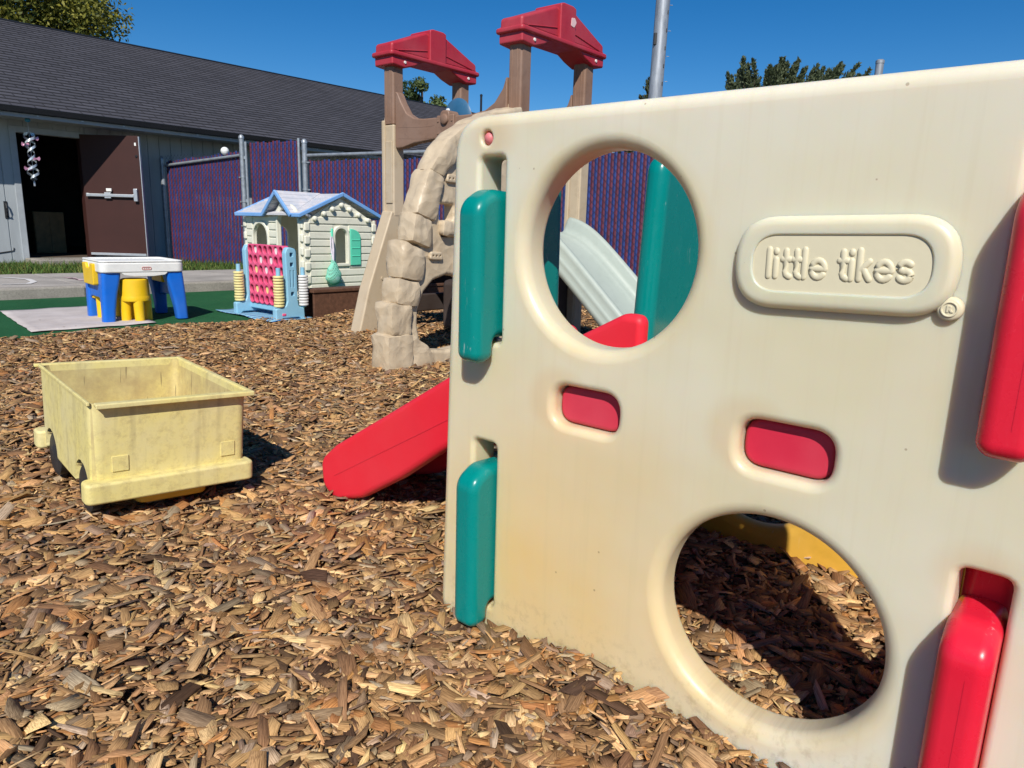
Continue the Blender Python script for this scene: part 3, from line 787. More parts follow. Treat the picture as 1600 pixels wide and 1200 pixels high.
def rock_mat():
    m, nt, b = base_mat('rock_plastic', (0.5, 0.4, 0.28), 0.42, 0.45)
    oc = objco(nt)
    n1 = noise(nt, oc, 7, 6, 0.6, 0.8); n2 = noise(nt, oc, 30, 5)
    c = mixc(nt, ramp(nt, n1, [(0.3, 0.0), (0.7, 1.0)]), (0.50, 0.395, 0.265), (0.58, 0.475, 0.335))
    c = mixc(nt, math_n(nt, 'MULTIPLY', ramp(nt, n2, [(0.55, 0.0), (0.75, 1.0)]), 0.2), c, (0.28, 0.2, 0.12))
    nt.links.new(c, b.inputs['Base Color'])
    v = nt.nodes.new('ShaderNodeTexVoronoi'); v.feature = 'F1'; v.inputs['Scale'].default_value = 8
    w = nt.nodes.new('ShaderNodeTexNoise'); w.inputs['Scale'].default_value = 3.5
    nt.links.new(oc, w.inputs['Vector'])
    ad = nt.nodes.new('ShaderNodeVectorMath'); ad.operation = 'ADD'
    nt.links.new(oc, ad.inputs[0]); nt.links.new(w.outputs['Color'], ad.inputs[1]); nt.links.new(ad.outputs[0], v.inputs['Vector'])
    h = math_n(nt, 'ADD', math_n(nt, 'MULTIPLY', v.outputs['Distance'], 1.0), math_n(nt, 'MULTIPLY', n1, 0.7))
    bump(nt, b, h, 0.34, 0.016)
    return m
MROCK = rock_mat()
def blob_block(bm, poly, x0, x1, bev=0.03, seed=0):
    """rounded stone block: a 4-point polygon in (y,z) extruded from x0 to x1"""
    from mathutils import noise as mn
    P4 = [Vector((0, p[0], p[1])) for p in poly]; n = 7
    b2 = bmesh.new(); V_ = {}
    def co(i, j, k):
        u, v, w = i / n, j / n, k / n
        q = P4[0] * (1 - u) * (1 - v) + P4[1] * u * (1 - v) + P4[2] * u * v + P4[3] * (1 - u) * v
        return Vector((x0 + (x1 - x0) * w, q.y, q.z))
    def vert(i, j, k):
        if (i, j, k) not in V_: V_[(i, j, k)] = b2.verts.new(co(i, j, k))
        return V_[(i, j, k)]
    for i in range(n):
        for j in range(n):
            for f in (0, n):
                b2.faces.new((vert(i, j, f), vert(i + 1, j, f), vert(i + 1, j + 1, f), vert(i, j + 1, f)))
                b2.faces.new((vert(i, f, j), vert(i + 1, f, j), vert(i + 1, f, j + 1), vert(i, f, j + 1)))
                b2.faces.new((vert(f, i, j), vert(f, i + 1, j), vert(f, i + 1, j + 1), vert(f, i, j + 1)))
    bmesh.ops.recalc_face_normals(b2, faces=b2.faces)
    for _ in range(2): bmesh.ops.smooth_vert(b2, verts=b2.verts, factor=0.5, use_axis_x=True, use_axis_y=True, use_axis_z=True)
    b2.normal_update()
    for v in list(b2.verts):
        k = mn.noise(v.co * 13 + Vector((seed * 3.1, 0, 0))) * 0.012 + mn.noise(v.co * 37) * 0.004
        v.co += v.normal * (k + 0.010)
    me = bpy.data.meshes.new('t'); b2.to_mesh(me); b2.free(); bm.from_mesh(me); bpy.data.meshes.remove(me)
bm = bmesh.new()
BL = [  # outer-bottom, inner-bottom, inner-top, outer-top in (b, z)
    [(-0.03, -0.03), (0.15, -0.03), (0.152, 0.182), (-0.028, 0.182)],
    [(0.153, -0.03), (0.37, -0.03), (0.28, 0.10), (0.155, 0.178)],
    [(0.0, 0.19), (0.135, 0.188), (0.136, 0.345), (0.0, 0.366)],
    [(0.043, 0.368), (0.197, 0.35), (0.20, 0.478), (0.05, 0.505)],
    [(0.075, 0.515), (0.232, 0.490), (0.234, 0.655), (0.085, 0.715)],
    [(0.155, 0.72), (0.298, 0.680), (0.302, 0.828), (0.182, 0.865)],
    [(0.186, 0.868), (0.337, 0.825), (0.385, 1.075), (0.29, 1.12)],
    [(0.292, 1.112), (0.388, 1.085), (0.540, 1.228), (0.43, 1.292)],
    [(0.432, 1.285), (0.545, 1.225), (0.705, 1.345), (0.60, 1.40)],
    [(0.605, 1.395), (0.71, 1.34), (0.90, 1.425), (0.80, 1.48)],
    [(0.80, 1.48), (0.90, 1.42), (1.08, 1.45), (1.08, 1.555)]]
for i, q in enumerate(BL):
    blob_block(bm, q, -0.135 if i < 2 else -0.125, 0.008 if i != 1 else -0.002, 0.035 if i > 1 else 0.03, i)
# the thinner climbing face with crawl arch, window and toe holds
face = [(0.10, -0.03), (1.12, -0.03), (1.12, 1.50), (0.85, 1.43), (0.60, 1.30), (0.45, 1.18), (0.34, 1.05), (0.29, 0.87), (0.25, 0.70), (0.18, 0.5), (0.10, 0.25)]
arch_h = roundpoly([(0.30, 0.075), (0.24, 0.13), (0.215, 0.22), (0.22, 0.32), (0.265, 0.42), (0.34, 0.485), (0.45, 0.515), (0.56, 0.50), (0.64, 0.44), (0.69, 0.33), (0.69, 0.16), (0.64, 0.07), (0.45, 0.055)], 0.03, 3)
win = roundpoly([(0.385, 0.835), (0.50, 0.835), (0.50, 0.928), (0.385, 0.928)], 0.015, 3)
plate(bm, [roundpoly(face, 0.02, 2), arch_h, win, rrect(0.62, 0.74, 0.70, 0.79, 0.02, 3), rrect(0.395, 0.45, 0.738, 0.757, 0.008, 2)], -0.105, -0.013, YZ, [0.015, 0.012, 0.012, 0.012, 0.004], [0.008, 0.025, 0.02, 0.015, 0.005], 4)
def toe(y, z, w=0.11, h=0.045):
    b2 = [(y - w / 2, z - h / 2), (y + w / 2, z - h / 2 - 0.004), (y + w / 2 - 0.01, z + h / 2), (y - w / 2 + 0.01, z + h / 2 + 0.003)]
    plate(bm, [roundpoly(b2, 0.015, 4)] + [circle(y + dx, z, 0.007, 10) for dx in (-0.028, 0, 0.028)], -0.03, 0.006, YZ, 0, [0.008, 0.002, 0.002, 0.002], 3)
toe(0.475, 1.075); toe(0.345, 0.63); toe(0.62, 0.98); toe(0.66, 0.60)
blob_block(bm, [(0.38, 0.76), (0.53, 0.745), (0.52, 0.82), (0.39, 0.828)], -0.08, 0.022, 0.025, 31)
blob_block(bm, [(0.52, 0.55), (0.62, 0.53), (0.60, 0.60), (0.52, 0.62)], -0.08, 0.016, 0.025, 33)
finish('rock_wall', bm, MROCK, tower, label='tan stone-look climbing wall with crawl arch')
# posts
def post(s0, s1, b0, b1, zlo, zmid, zhi):
    bm = bmesh.new()
    plate(bm, [roundpoly([(s0, b0), (s1, b0), (s1, b1), (s0, b1)], 0.018, 1)], zmid - 0.02, zhi, XY, 0.006, 0.006, 2)
    for x in (s0 + 0.035, s1 - 0.035): box(bm, x - 0.004, x + 0.004, b0 - 0.003, b0 + 0.006, zmid + 0.0, zhi - 0.02, 0.002)
    return finish('post', bm, MBRN, tower)
def lower(s0, s1, b0, b1, z0, z1):
    bm = bmesh.new()
    box(bm, s0 + 0.002, s1 - 0.002, b0 + 0.002, b1 - 0.002, z0, z1, 0.014, 3)
    box(bm, s0 - 0.012, s0 + 0.022, b0 - 0.010, b1 - 0.02, z0 - 0.002, z1 + 0.03, 0.008, 2)
    box(bm, s0 + 0.03, s1 - 0.012, b0 - 0.006, b0 + 0.008, z0 + 0.10, z1 - 0.12, 0.004, 2)
    tube(bm, (s0 + 0.004, b0 + 0.02, z1 + 0.025), (s0 + 0.004, b0 + 0.02, z1 + 0.055), 0.012, 0.007)
    return finish('lower_post', bm, MTAN, tower)
PST = dict(A=(-1.315, -1.20, 1.045, 1.155), B=(-1.315, -1.20, 1.75, 1.86), C=(-0.115, 0.0, 1.07, 1.18), D=(-0.115, 0.0, 1.77, 1.88))
for k, (s0, s1, b0, b1) in PST.items():
    post(s0, s1, b0, b1, 0, 1.55, 2.02)
    lower(s0, s1, b0, b1, 0.86 if k == 'A' else -0.02, 1.53)
# flared leg under the left post, and its partner behind
for db in (0.0, ):
    bm = bmesh.new()
    leg = roundpoly([(1.03, 0.90), (1.155, 0.90), (1.12, 0.72), (1.0, 0.40), (0.90, -0.03), (0.70, -0.03), (0.80, 0.32), (0.95, 0.70)], [0.01, 0.01, 0.3, 0.3, 0.02, 0.02, 0.3, 0.3], 5)
    plate(bm, [leg], -1.325, -1.205, YZ, 0.014, 0.014, 3)
    plate(bm, [roundpoly([(1.06, 0.86), (1.10, 0.74), (0.98, 0.40), (0.89, 0.05), (0.86, 0.05), (0.95, 0.42)], 0.02, 3)], -1.335, -1.315, YZ, 0.006, 0, 2)
    tube(bm, (-1.21, 0.93, 0.40), (-1.199, 0.93, 0.40), 0.012)
    finish('leg', bm, MTAN, tower)
bm = bmesh.new()
leg2 = [(3.0 - p[0] - 0.08, p[1]) for p in leg]
plate(bm, [leg2], -1.325, -1.205, YZ, 0.014, 0.014, 3); finish('leg', bm, MTAN, tower)
# roof beams
def roof(s0, s1, b0, b1):
    r = bpy.data.objects.new('roof_beam', None); C.objects.link(r); r.parent = tower
    m = (b0 + b1) / 2; w = b1 - b0
    bm = bmesh.new()
    base = [(b0, 1.935), (b0 + 0.12, 1.925), (b0 + 0.22, 1.955), (m - 0.13, 2.0), (m + 0.13, 2.0), (b1 - 0.22, 1.955), (b1 - 0.12, 1.925), (b1, 1.935), (b1, 2.02), (b0, 2.02)]
    plate(bm, [roundpoly(base, [.015, .02, .1, .1, .1, .1, .02, .015, .01, .01], 4)], s0, s1, YZ, 0.012, 0.012, 3)
    finish('roof_base', bm, MROOF, r)
    bm = bmesh.new()
    plate(bm, [rrect(s0 - 0.018, s1 + 0.018, b0 - 0.022, b1 + 0.022, 0.03, 4)], 1.995, 2.028, XY, 0.012, 0.012, 4)
    finish('roof_lip', bm, MROOF, r)
    bm = bmesh.new()
    gab = [(b0, 2.02), (b1, 2.02), (b1, 2.085), (b1 - 0.06, 2.105), (m + 0.11, 2.215), (m - 0.11, 2.215), (b0 + 0.06, 2.105), (b0, 2.085)]
    plate(bm, [roundpoly(gab, [.005, .005, .03, .05, .02, .02, .05, .03], 4)], s0 + 0.005, s1 - 0.005, YZ, 0.02, 0.02, 3)
    plate(bm, [roundpoly([(m - 0.085, 2.0), (m + 0.085, 2.0), (m + 0.085, 2.235), (m + 0.05, 2.245), (m - 0.05, 2.245), (m - 0.085, 2.235)], 0.015, 3)], s0 - 0.014, s1 + 0.014, YZ, 0.01, 0.01, 3)
    for sg in (-1, 1):   # incised board lines
        a, c_ = (m + sg * 0.10, 2.085), (m + sg * (w / 2 - 0.06), 2.04)
        for s in (s0 + 0.003, s1 - 0.003):
            path(bm, [(s, a[0], a[1]), (s, (a[0] + c_[0]) / 2, (a[1] + c_[1]) / 2), (s, c_[0], c_[1])], 0.004, 6)
    finish('roof_gable', bm, MROOF, r)
    for bb in (b0 + 0.12, b1 - 0.10):
        bm = bmesh.new(); lathe(bm, [(0.011, 0.0), (0.010, 0.006), (0, 0.008)], (s1, bb, 1.965), 12, 'X'); finish('screw', bm, MWHITE, r)
    return r
r1 = roof(-1.365, -1.165, 1.01, 1.90)
r2 = roof(-0.165, 0.03, 1.035, 1.945)
bm = bmesh.new()
plate(bm, [roundpoly([(1.515, 2.12), (1.55, 2.115), (1.575, 2.15), (1.555, 2.175), (1.52, 2.17)], 0.008, 2)], 0.043, 0.047, YZ, 0, 0.001, 2)
finish('sticker', bm, plastic('pale_sticker', (0.7, 0.45, 0.45), 0.6, 0.3), r2, label='worn pale sticker')
# cross beams with curved braces
def crossbeam(b0, b1, boss=True):
    bm = bmesh.new()
    p = [(-1.205, 1.355), (-1.205, 1.76), (-1.18, 1.75), (-1.14, 1.68), (-1.08, 1.60), (-1.0, 1.56), (-0.90, 1.548), (-0.42, 1.545), (-0.30, 1.56), (-0.22, 1.60), (-0.15, 1.68), (-0.115, 1.77), (-0.112, 1.30), (-0.16, 1.34), (-0.30, 1.40), (-0.5, 1.41), (-0.80, 1.40), (-1.0, 1.385), (-1.12, 1.36)]
    plate(bm, [roundpoly(p, 0.03, 3)], b0, b1, XZ, 0.01, 0.01, 3)
    if boss:
        plate(bm, [rrect(-0.745, -0.575, 1.395, 1.555, 0.01, 3)], b0 - 0.016, b1 + 0.01, XZ, 0.008, 0.008, 3)
        plate(bm, [rrect(-0.705, -0.615, 1.50, 1.585, 0.035, 5)], b0 - 0.022, b1 + 0.01, XZ, 0.008, 0.008, 3)
        lathe(bm, [(0, -0.036), (0.03, -0.034), (0.036, -0.026), (0.036, 0.0)], (-0.66, b0, 1.525), 20, 'Y')
        for x in (-0.728, -0.592):
            for z in (1.435, 1.515): lathe(bm, [(0, -0.022), (0.007, -0.020), (0.008, -0.012)], (x, b0, z), 10, 'Y')
    for z in (1.42, 1.50):
        path(bm, [(x, b0 + 0.001, z + 0.008 * math.sin(x * 9)) for x in np.linspace(-1.17, -0.78, 9)], 0.0025, 5)
        path(bm, [(x, b0 + 0.001, z + 0.01 * math.sin(x * 7)) for x in np.linspace(-0.54, -0.16, 9)], 0.0025, 5)
    return finish('crossbeam', bm, MBRN, tower)
crossbeam(1.065, 1.135); crossbeam(1.775, 1.845, False)
# steering wheel behind the near beam
bm = bmesh.new()
lathe(bm, [(0.0, -0.02), (0.05, -0.024), (0.115, -0.020), (0.138, 0.0), (0.115, 0.020), (0.05, 0.024), (0.0, 0.02)], (-0.665, 1.175, 1.545), 36, 'Y')
whl = finish('steering_wheel', bm, MBLUE, tower)
bm = bmesh.new(); lathe(bm, [(0, -0.026), (0.016, -0.024), (0.018, -0.015)], (-0.735, 1.17, 1.60), 14, 'Y'); finish('button', bm, MWHITE, whl)
# deck, then rails and step with shade painted into their brown
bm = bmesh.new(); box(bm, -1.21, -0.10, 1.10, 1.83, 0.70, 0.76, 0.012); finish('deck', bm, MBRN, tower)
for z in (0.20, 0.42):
    bm = bmesh.new(); box(bm, -1.20, -0.11, 1.79, 1.85, z, z + 0.13, 0.012); finish('rail', bm, MSHADE, tower)
bm = bmesh.new(); box(bm, -0.10, -0.06, 1.185, 1.765, 0.0, 0.64, 0.012); finish('side_board', bm, MSHADE, tower)  # dark board added to fill the shaded area under the slide
bm = bmesh.new(); box(bm, -0.95, -0.62, 1.30, 1.75, 0.0, 0.40, 0.05, 3); finish('step', bm, MSHADE, tower)
bm = bmesh.new(); box(bm, -1.24, -1.20, 1.12, 1.78, 0.12, 0.26, 0.012); box(bm, -1.24, -1.20, 1.12, 1.78, 0.34, 0.44, 0.012); finish('rail', bm, MSHADE, tower)
bm = bmesh.new(); box(bm, -1.19, -1.11, 1.10, 1.15, 0.72, 0.82, 0.012); finish('panel', bm, MBLUE, tower)
# mint slide
sl = bpy.data.objects.new('slide', None); C.objects.link(sl); sl.parent = tower; sl['label'] = 'pale mint slide'
def s_c(x):
    t = (x - 0.06) / 0.09
    return 0.80 - 0.90 * 0.09 * math.log1p(math.exp(min(t, 30))) + 0.33 * max(0, x - 0.78) ** 1.6
half = [(1.488, -0.024), (1.36, -0.022), (1.318, -0.012), (1.306, 0.0), (1.294, -0.004), (1.272, 0.012), (1.258, 0.045), (1.250, 0.088), (1.238, 0.108), (1.222, 0.112), (1.206, 0.102), (1.200, 0.075), (1.205, 0.03), (1.196, 0.018), (1.190, -0.004), (1.196, -0.022), (1.186, -0.04), (1.186, -0.085), (1.198, -0.088), (1.205, -0.04), (1.236, 0.0), (1.262, -0.03), (1.32, -0.04), (1.488, -0.042)]
ym = 1.488
sect = half + [(2 * ym - y, z) for y, z in half[-2:0:-1]]
bm = bmesh.new(); rings = []
for x in np.concatenate([[-0.085, -0.075], np.linspace(-0.06, 1.15, 34)]):
    sl_ = (s_c(x + 0.01) - s_c(x - 0.01)) / 0.02; k_ = math.sqrt(1 + sl_ * sl_)
    e_ = 0.55 if x < -0.08 else 0.85 if x < -0.07 else 1.0
    rings.append([(x - sl_ / k_ * dz * 0.0, y, s_c(x) + (dz * (e_ if dz > 0 else 1)) * (1 + 0.25 * (k_ - 1))) for y, dz in sect])
loft(bm, rings, caps=False)
a_, b_ = rings[0], rings[-1]
finish('slide_trough', bm, MMINT, sl, weighted=False)
bm = bmesh.new(); lathe(bm, [(0.0, -0.014), (0.02, -0.012), (0.026, 0.0)], (0.56, 1.222, 0.30), 16, 'Y'); finish('bolt', bm, MMINT, sl)

# ================================================================== BUILDING
MSID = simple('grey_siding', (0.36, 0.39, 0.405), 0.7, 0.12, 5, 0, 0.3, 0.3, 30, (1, 1, 0.15))
MTRIM = simple('grey_trim', (0.36, 0.39, 0.41), 0.6, 0.1, 6)
MGUT = simple('dark_gutter', (0.010, 0.011, 0.014), 0.45, 0.15, 6)
MFASC = simple('fascia_grey', (0.34, 0.36, 0.38), 0.6, 0.08, 6)
MDOOR = simple('maroon_paint', (0.042, 0.0125, 0.0095), 0.6, 0.1, 3)
MALU = simple('brushed_aluminium', (0.55, 0.57, 0.60), 0.38, 0.1, 20, 0.6)
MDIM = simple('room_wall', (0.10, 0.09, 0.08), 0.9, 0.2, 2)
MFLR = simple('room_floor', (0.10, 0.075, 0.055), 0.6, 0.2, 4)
def shingle_mat():
    m, nt, b = base_mat('roof_shingle', (0.05, 0.05, 0.055), 0.95, 0.15)
    oc = objco(nt)
    br = nt.nodes.new('ShaderNodeTexBrick')
    for k, v in (('Scale', 1.0), ('Brick Width', 0.32), ('Row Height', 0.145), ('Mortar Size', 0.012), ('Mortar Smooth', 0.2), ('Bias', 0.0)): br.inputs[k].default_value = v
    br.inputs['Color1'].default_value = (0.053, 0.054, 0.067, 1); br.inputs['Color2'].default_value = (0.080, 0.080, 0.098, 1); br.inputs['Mortar'].default_value = (0.018, 0.018, 0.022, 1)
    br.offset = 0.5
    at = nt.nodes.new('ShaderNodeAttribute'); at.attribute_name = 'shingle'
    nt.links.new(at.outputs['Vector'], br.inputs['Vector'])
    c = mixc(nt, ramp(nt, noise(nt, at.outputs['Vector'], 90, 3), [(0.3, 0.0), (0.7, 1.0)]), mixc(nt, 0.35, br.outputs['Color'], (0.02, 0.02, 0.022)), br.outputs['Color'])
    c = mixc(nt, math_n(nt, 'MULTIPLY', noise(nt, oc, 0.7, 4), 0.35), c, (0.088, 0.088, 0.105))
    nt.links.new(c, b.inputs['Base Color'])
    bump(nt, b, noise(nt, at.outputs['Vector'], 120, 2), 0.4, 0.006)
    return m
MSHIN = shingle_mat()
bld = thing('building', 'long low grey-sided building with a dark shingle roof', 'building', (-7.4, 12.47, 0), UB)
# local: x along the wall, y into the building (camera at -y); door opening x -0.90 .. 0.0
X0, X1, YD = -5.0, 19.0, 8.0
ZT = 2.26
bm = bmesh.new()
def boards(x0, x1, z0, z1):
    x = x0
    while x < x1 - 1e-4:
        w = min(0.203, x1 - x)
        box(bm, x + 0.006, x + w - 0.006, -0.012, 0.02, z0, z1, 0.003, 1); x += w
    box(bm, x0, x1, 0.0, 0.02, z0, z1)
boards(X0, -0.99, 0.0, ZT); boards(0.09, X1, 0.0, ZT); boards(-0.99, 0.09, 2.16, ZT)
bmesh.ops.translate(bm, verts=bm.verts, vec=(0, 0, 0))
box(bm, X0, X0 + 0.05, 0.03, YD, -0.1, ZT); box(bm, X1 - 0.05, X1, 0.03, YD, -0.1, ZT); box(bm, X0 + 0.06, X1 - 0.06, YD - 0.05, YD, -0.1, ZT)
box(bm, X0 + 0.06, -0.99, 0.03, 0.12, -0.1, ZT); box(bm, 0.09, X1 - 0.06, 0.03, 0.12, -0.1, ZT); box(bm, -0.99, 0.09, 0.03, 0.12, 2.16, ZT)
for xe in (X0 + 0.02, X1 - 0.02):   # gable ends
    plate(bm, [[(-0.05, ZT), (YD, ZT), (4.0, 4.36)]], xe - 0.015, xe + 0.015, YZ, 0, 0)
finish('wall', bm, MSID, bld, smooth=False)
bm = bmesh.new()
box(bm, X0, X1, -0.022, 0.02, -0.12, -0.005)
finish('foundation', bm, MC, bld, smooth=False)
bm = bmesh.new()
box(bm, -1.0, -0.905, -0.03, 0.13, 0.02, 2.15, 0.006); box(bm, -1.0, 0.085, -0.032, 0.13, 2.065, 2.16, 0.006)
finish('door_frame', bm, MTRIM, bld, smooth=False)
bm = bmesh.new(); box(bm, 0.0, 0.084, -0.026, 0.13, 0.02, 2.06, 0.006); finish('door_jamb', bm, MDOOR, bld, smooth=False)
bm = bmesh.new()
box(bm, -3.0, 2.5, 0.14, 5.0, 0.06, 0.10); finish('room_floor', bm, MFLR, bld, smooth=False)
bm = bmesh.new()
box(bm, -3.04, -3.0, 0.14, 5.0, 0.10, 2.5); box(bm, 2.5, 2.54, 0.14, 5.0, 0.10, 2.5); box(bm, -3.0, 2.5, 5.0, 5.04, 0.10, 2.5); box(bm, -3.0, 2.5, 0.14, 5.0, 2.5, 2.54)
box(bm, -3.0, -1.0, 0.125, 0.14, 0.1, 2.5); box(bm, 0.09, 2.5, 0.125, 0.14, 0.1, 2.5)
finish('room_wall', bm, MDIM, bld, smooth=False)
# roof: sawtooth shingle courses on both slopes
EZ, EY, RZ, RY = 2.37, -0.66, 4.54, 4.0
nrow = 34
slope = math.hypot(RY - EY, RZ - EZ); sy_, sz_ = (RY - EY) / slope, (RZ - EZ) / slope
verts, quads, attr = [], [], []
for side in (0, 1):
    for i in range(nrow):
        a, c_ = slope * i / nrow, slope * (i + 1) / nrow
        def pt(t, lift): 
            y, z = EY + sy_ * t, EZ + sz_ * t
            y, z = y - sz_ * lift, z + sy_ * lift
            return (y if side == 0 else 2 * RY - y), z
        k = len(verts)
        lo, hi = pt(a, 0.016), pt(c_, 0.003); lo0 = pt(a, 0.0)
        for (y, z), tv in ((lo0, a), (lo, a), (hi, c_)):
            verts += [(X0 - 0.4, y, z), (X1 + 0.4, y, z)]; attr += [(0, tv / 0.145 * 0.145 * (slope / nrow) ** -1 * 0.145, 0), (X1 - X0 + 0.8, tv * (0.145 / (slope / nrow)), 0)]
        quads += [(k, k + 1, k + 3, k + 2), (k + 2, k + 3, k + 5, k + 4)]
ro = mesh_np('roof', np.array(verts), [np.array(quads)], MSHIN, bld)
at = ro.data.attributes.new('shingle', 'FLOAT_VECTOR', 'POINT'); at.data.foreach_set('vector', np.array(attr, np.float32).ravel())
bm = bmesh.new()
path(bm, [(X0 - 0.4, RY, RZ + 0.0), (X1 + 0.4, RY, RZ + 0.0)], 0.035, 8); finish('ridge_cap', bm, MGUT, ro, smooth=False)
bm = bmesh.new()
box(bm, X0 - 0.4, X1 + 0.4, EY - 0.02, EY + 0.02, 2.225, 2.285, 0.004); finish('fascia', bm, MFASC, ro, smooth=False)
bm = bmesh.new()
plate(bm, [roundpoly([(EY - 0.10, 2.375), (EY - 0.115, 2.375), (EY - 0.095, 2.292), (EY - 0.014, 2.288), (EY - 0.014, 2.375), (EY - 0.024, 2.375), (EY - 0.024, 2.302), (EY - 0.085, 2.307)], 0.004, 2)], X0 - 0.4, X1 + 0.4, YZ, 0, 0)
finish('gutter', bm, MGUT, ro, smooth=False)
clip = None
for k in range(26):
    if clip is None:
        bm = bmesh.new(); box(bm, 0, 0.03, EY - 0.03, EY - 0.019, 2.262, 2.276); clip = finish('gutter_clip', bm, MALU, ro, smooth=False).data; bpy.data.objects['gutter_clip'].location.x = X0 + 0.5
    else:
        o = bpy.data.objects.new('gutter_clip', clip); C.objects.link(o); o.parent = ro; o.location.x = X0 + 0.5 + k * 0.62
bm = bmesh.new(); box(bm, X0 - 0.2, X1 + 0.2, EY + 0.022, -0.015, 2.25, 2.262); finish('soffit', bm, MTRIM, ro, smooth=False)
# maroon door, hinged on the right jamb and swung out
door = bpy.data.objects.new('door', None); C.objects.link(door); door.parent = bld; door['label'] = 'maroon door standing open'
door.location = (0.0, -0.035, 0.0); door.rotation_euler = (0, 0, R(-(90 - UB)))
bm = bmesh.new(); box(bm, 0.0, 0.985, 0.0, 0.045, 0.14, 2.13, 0.003); dl = finish('door_leaf', bm, MDOOR, door, smooth=False)
bm = bmesh.new(); box(bm, 0.02, 0.975, -0.008, 0.0, 0.145, 0.185, 0.002); finish('door_sweep', bm, MALU, door, smooth=False)
bm = bmesh.new(); box(bm, 0.986, 1.0, -0.004, 0.045, 0.14, 2.12, 0.002); finish('edge_strip', bm, MALU, door, smooth=False)
bm = bmesh.new()
box(bm, 0.06, 0.86, -0.055, -0.02, 1.125, 1.175, 0.008); box(bm, 0.36, 0.47, -0.05, 0.0, 1.10, 1.20, 0.006); box(bm, 0.05, 0.09, -0.05, 0.0, 1.12, 1.18, 0.006)
finish('panic_bar', bm, MALU, door, smooth=False)
bm = bmesh.new(); box(bm, 0.86, 0.925, -0.06, 0.0, 1.06, 1.27, 0.01); finish('latch_box', bm, MALU, door, smooth=False)
bm = bmesh.new(); box(bm, 0.40, 0.49, -0.052, -0.03, 1.215, 1.265, 0.003); finish('notice', bm, MWHITE, door, smooth=False)
bm = bmesh.new(); box(bm, 0.915, 0.945, -0.004, 0.0, 1.97, 2.02, 0.002); finish('sticker', bm, MWHITE, door, smooth=False)
bm = bmesh.new(); lathe(bm, [(0.0, -0.012), (0.02, -0.01), (0.024, 0.0)], (0.935, 0, 1.80), 14, 'Y'); finish('lock', bm, MGUT, door, smooth=True)
# pull handle on the siding-clad leaf at the far left
bm = bmesh.new()
path(bm, [(-1.155, -0.02, 0.95), (-1.155, -0.06, 0.94), (-1.155, -0.075, 0.88), (-1.155, -0.07, 0.80), (-1.155, -0.03, 0.76), (-1.155, -0.02, 0.76)], 0.012, 8)
box(bm, -1.18, -1.13, -0.025, -0.01, 0.72, 0.99, 0.006)
finish('pull_handle', bm, MBLK, bld)
bm = bmesh.new()
path(bm, [(-2.2, -0.02, 0.10), (-1.45, -0.02, 0.16), (-1.2, -0.02, 0.20), (-1.12, -0.02, 0.215), (-1.11, -0.02, 0.26)], 0.008, 6)
finish('cable', bm, MBLK, bld)
# something pale standing inside the doorway
cb = thing('cabinet', 'dim wooden cabinet standing inside the dark doorway', 'cabinet', bld.location + U * (-0.05) + V * 1.6 + Vector((0, 0, 0.10)), UB)
bm = bmesh.new(); box(bm, -0.3, 0.2, 0, 0.4, 0.0, 0.75, 0.01); finish('cabinet_body', bm, simple('cabinet_wood', (0.35, 0.22, 0.10), 0.6), cb, smooth=False)
bm = bmesh.new(); box(bm, -0.29, -0.055, -0.018, -0.002, 0.03, 0.72, 0.004); box(bm, -0.045, 0.19, -0.018, -0.002, 0.03, 0.72, 0.004); finish('cabinet_door', bm, simple('cabinet_wood', (0.35, 0.22, 0.10)), cb, smooth=False)
# concrete door step
st = thing('door_step', 'pale concrete step in front of the open maroon door', 'step', bld.location + V * -0.02, UB)
bm = bmesh.new(); box(bm, -0.98, 0.30, -0.75, -0.02, -0.08, 0.10, 0.015, 2); finish('step_slab', bm, MC, st, smooth=False)
# wind spinner under the eave
sp = thing('wind_spinner', 'shiny twisted wind spinner with a blue ball hanging under the eave', 'wind spinner', bld.location + U * -0.855 + V * -0.5 + Vector((0, 0, 1.25)), UB)
MIRI = simple('iridescent_foil', (0.55, 0.60, 0.62), 0.25, 0.35, 9, 0.5)
MPINK = simple('pink_foil', (0.65, 0.30, 0.42), 0.35, 0.2, 9, 0.3)
bm = bmesh.new(); tube(bm, (0, 0, 0.0), (0, 0, 1.0), 0.003, n=6); finish('cord', bm, MALU, sp)
bm = bmesh.new(); lathe(bm, [(0, 0.93), (0.03, 0.94), (0.042, 0.965), (0.03, 0.99), (0, 1.0)], (0, 0, 0), 16); finish('ball', bm, plastic('spinner_blue', (0.02, 0.25, 0.42), 0.25), sp)
for ph in (0, PI):
    bm = bmesh.new(); pr = None
    for i in range(81):
        t = i / 80; a = ph + t * 2 * PI * 2.6; z = 0.08 + t * 0.70; r = 0.085 * (0.8 + 0.2 * math.sin(t * 9)) * (1 if 0.03 < t < 0.97 else 0.4)
        q = [bm.verts.new((r * math.cos(a), r * math.sin(a), z - 0.024)), bm.verts.new((r * 0.9 * math.cos(a + 0.25), r * 0.9 * math.sin(a + 0.25), z + 0.024))]
        if pr: bm.faces.new((pr[0], q[0], q[1], pr[1]))
        pr = q
    finish('ribbon', bm, MIRI, sp, weighted=False)
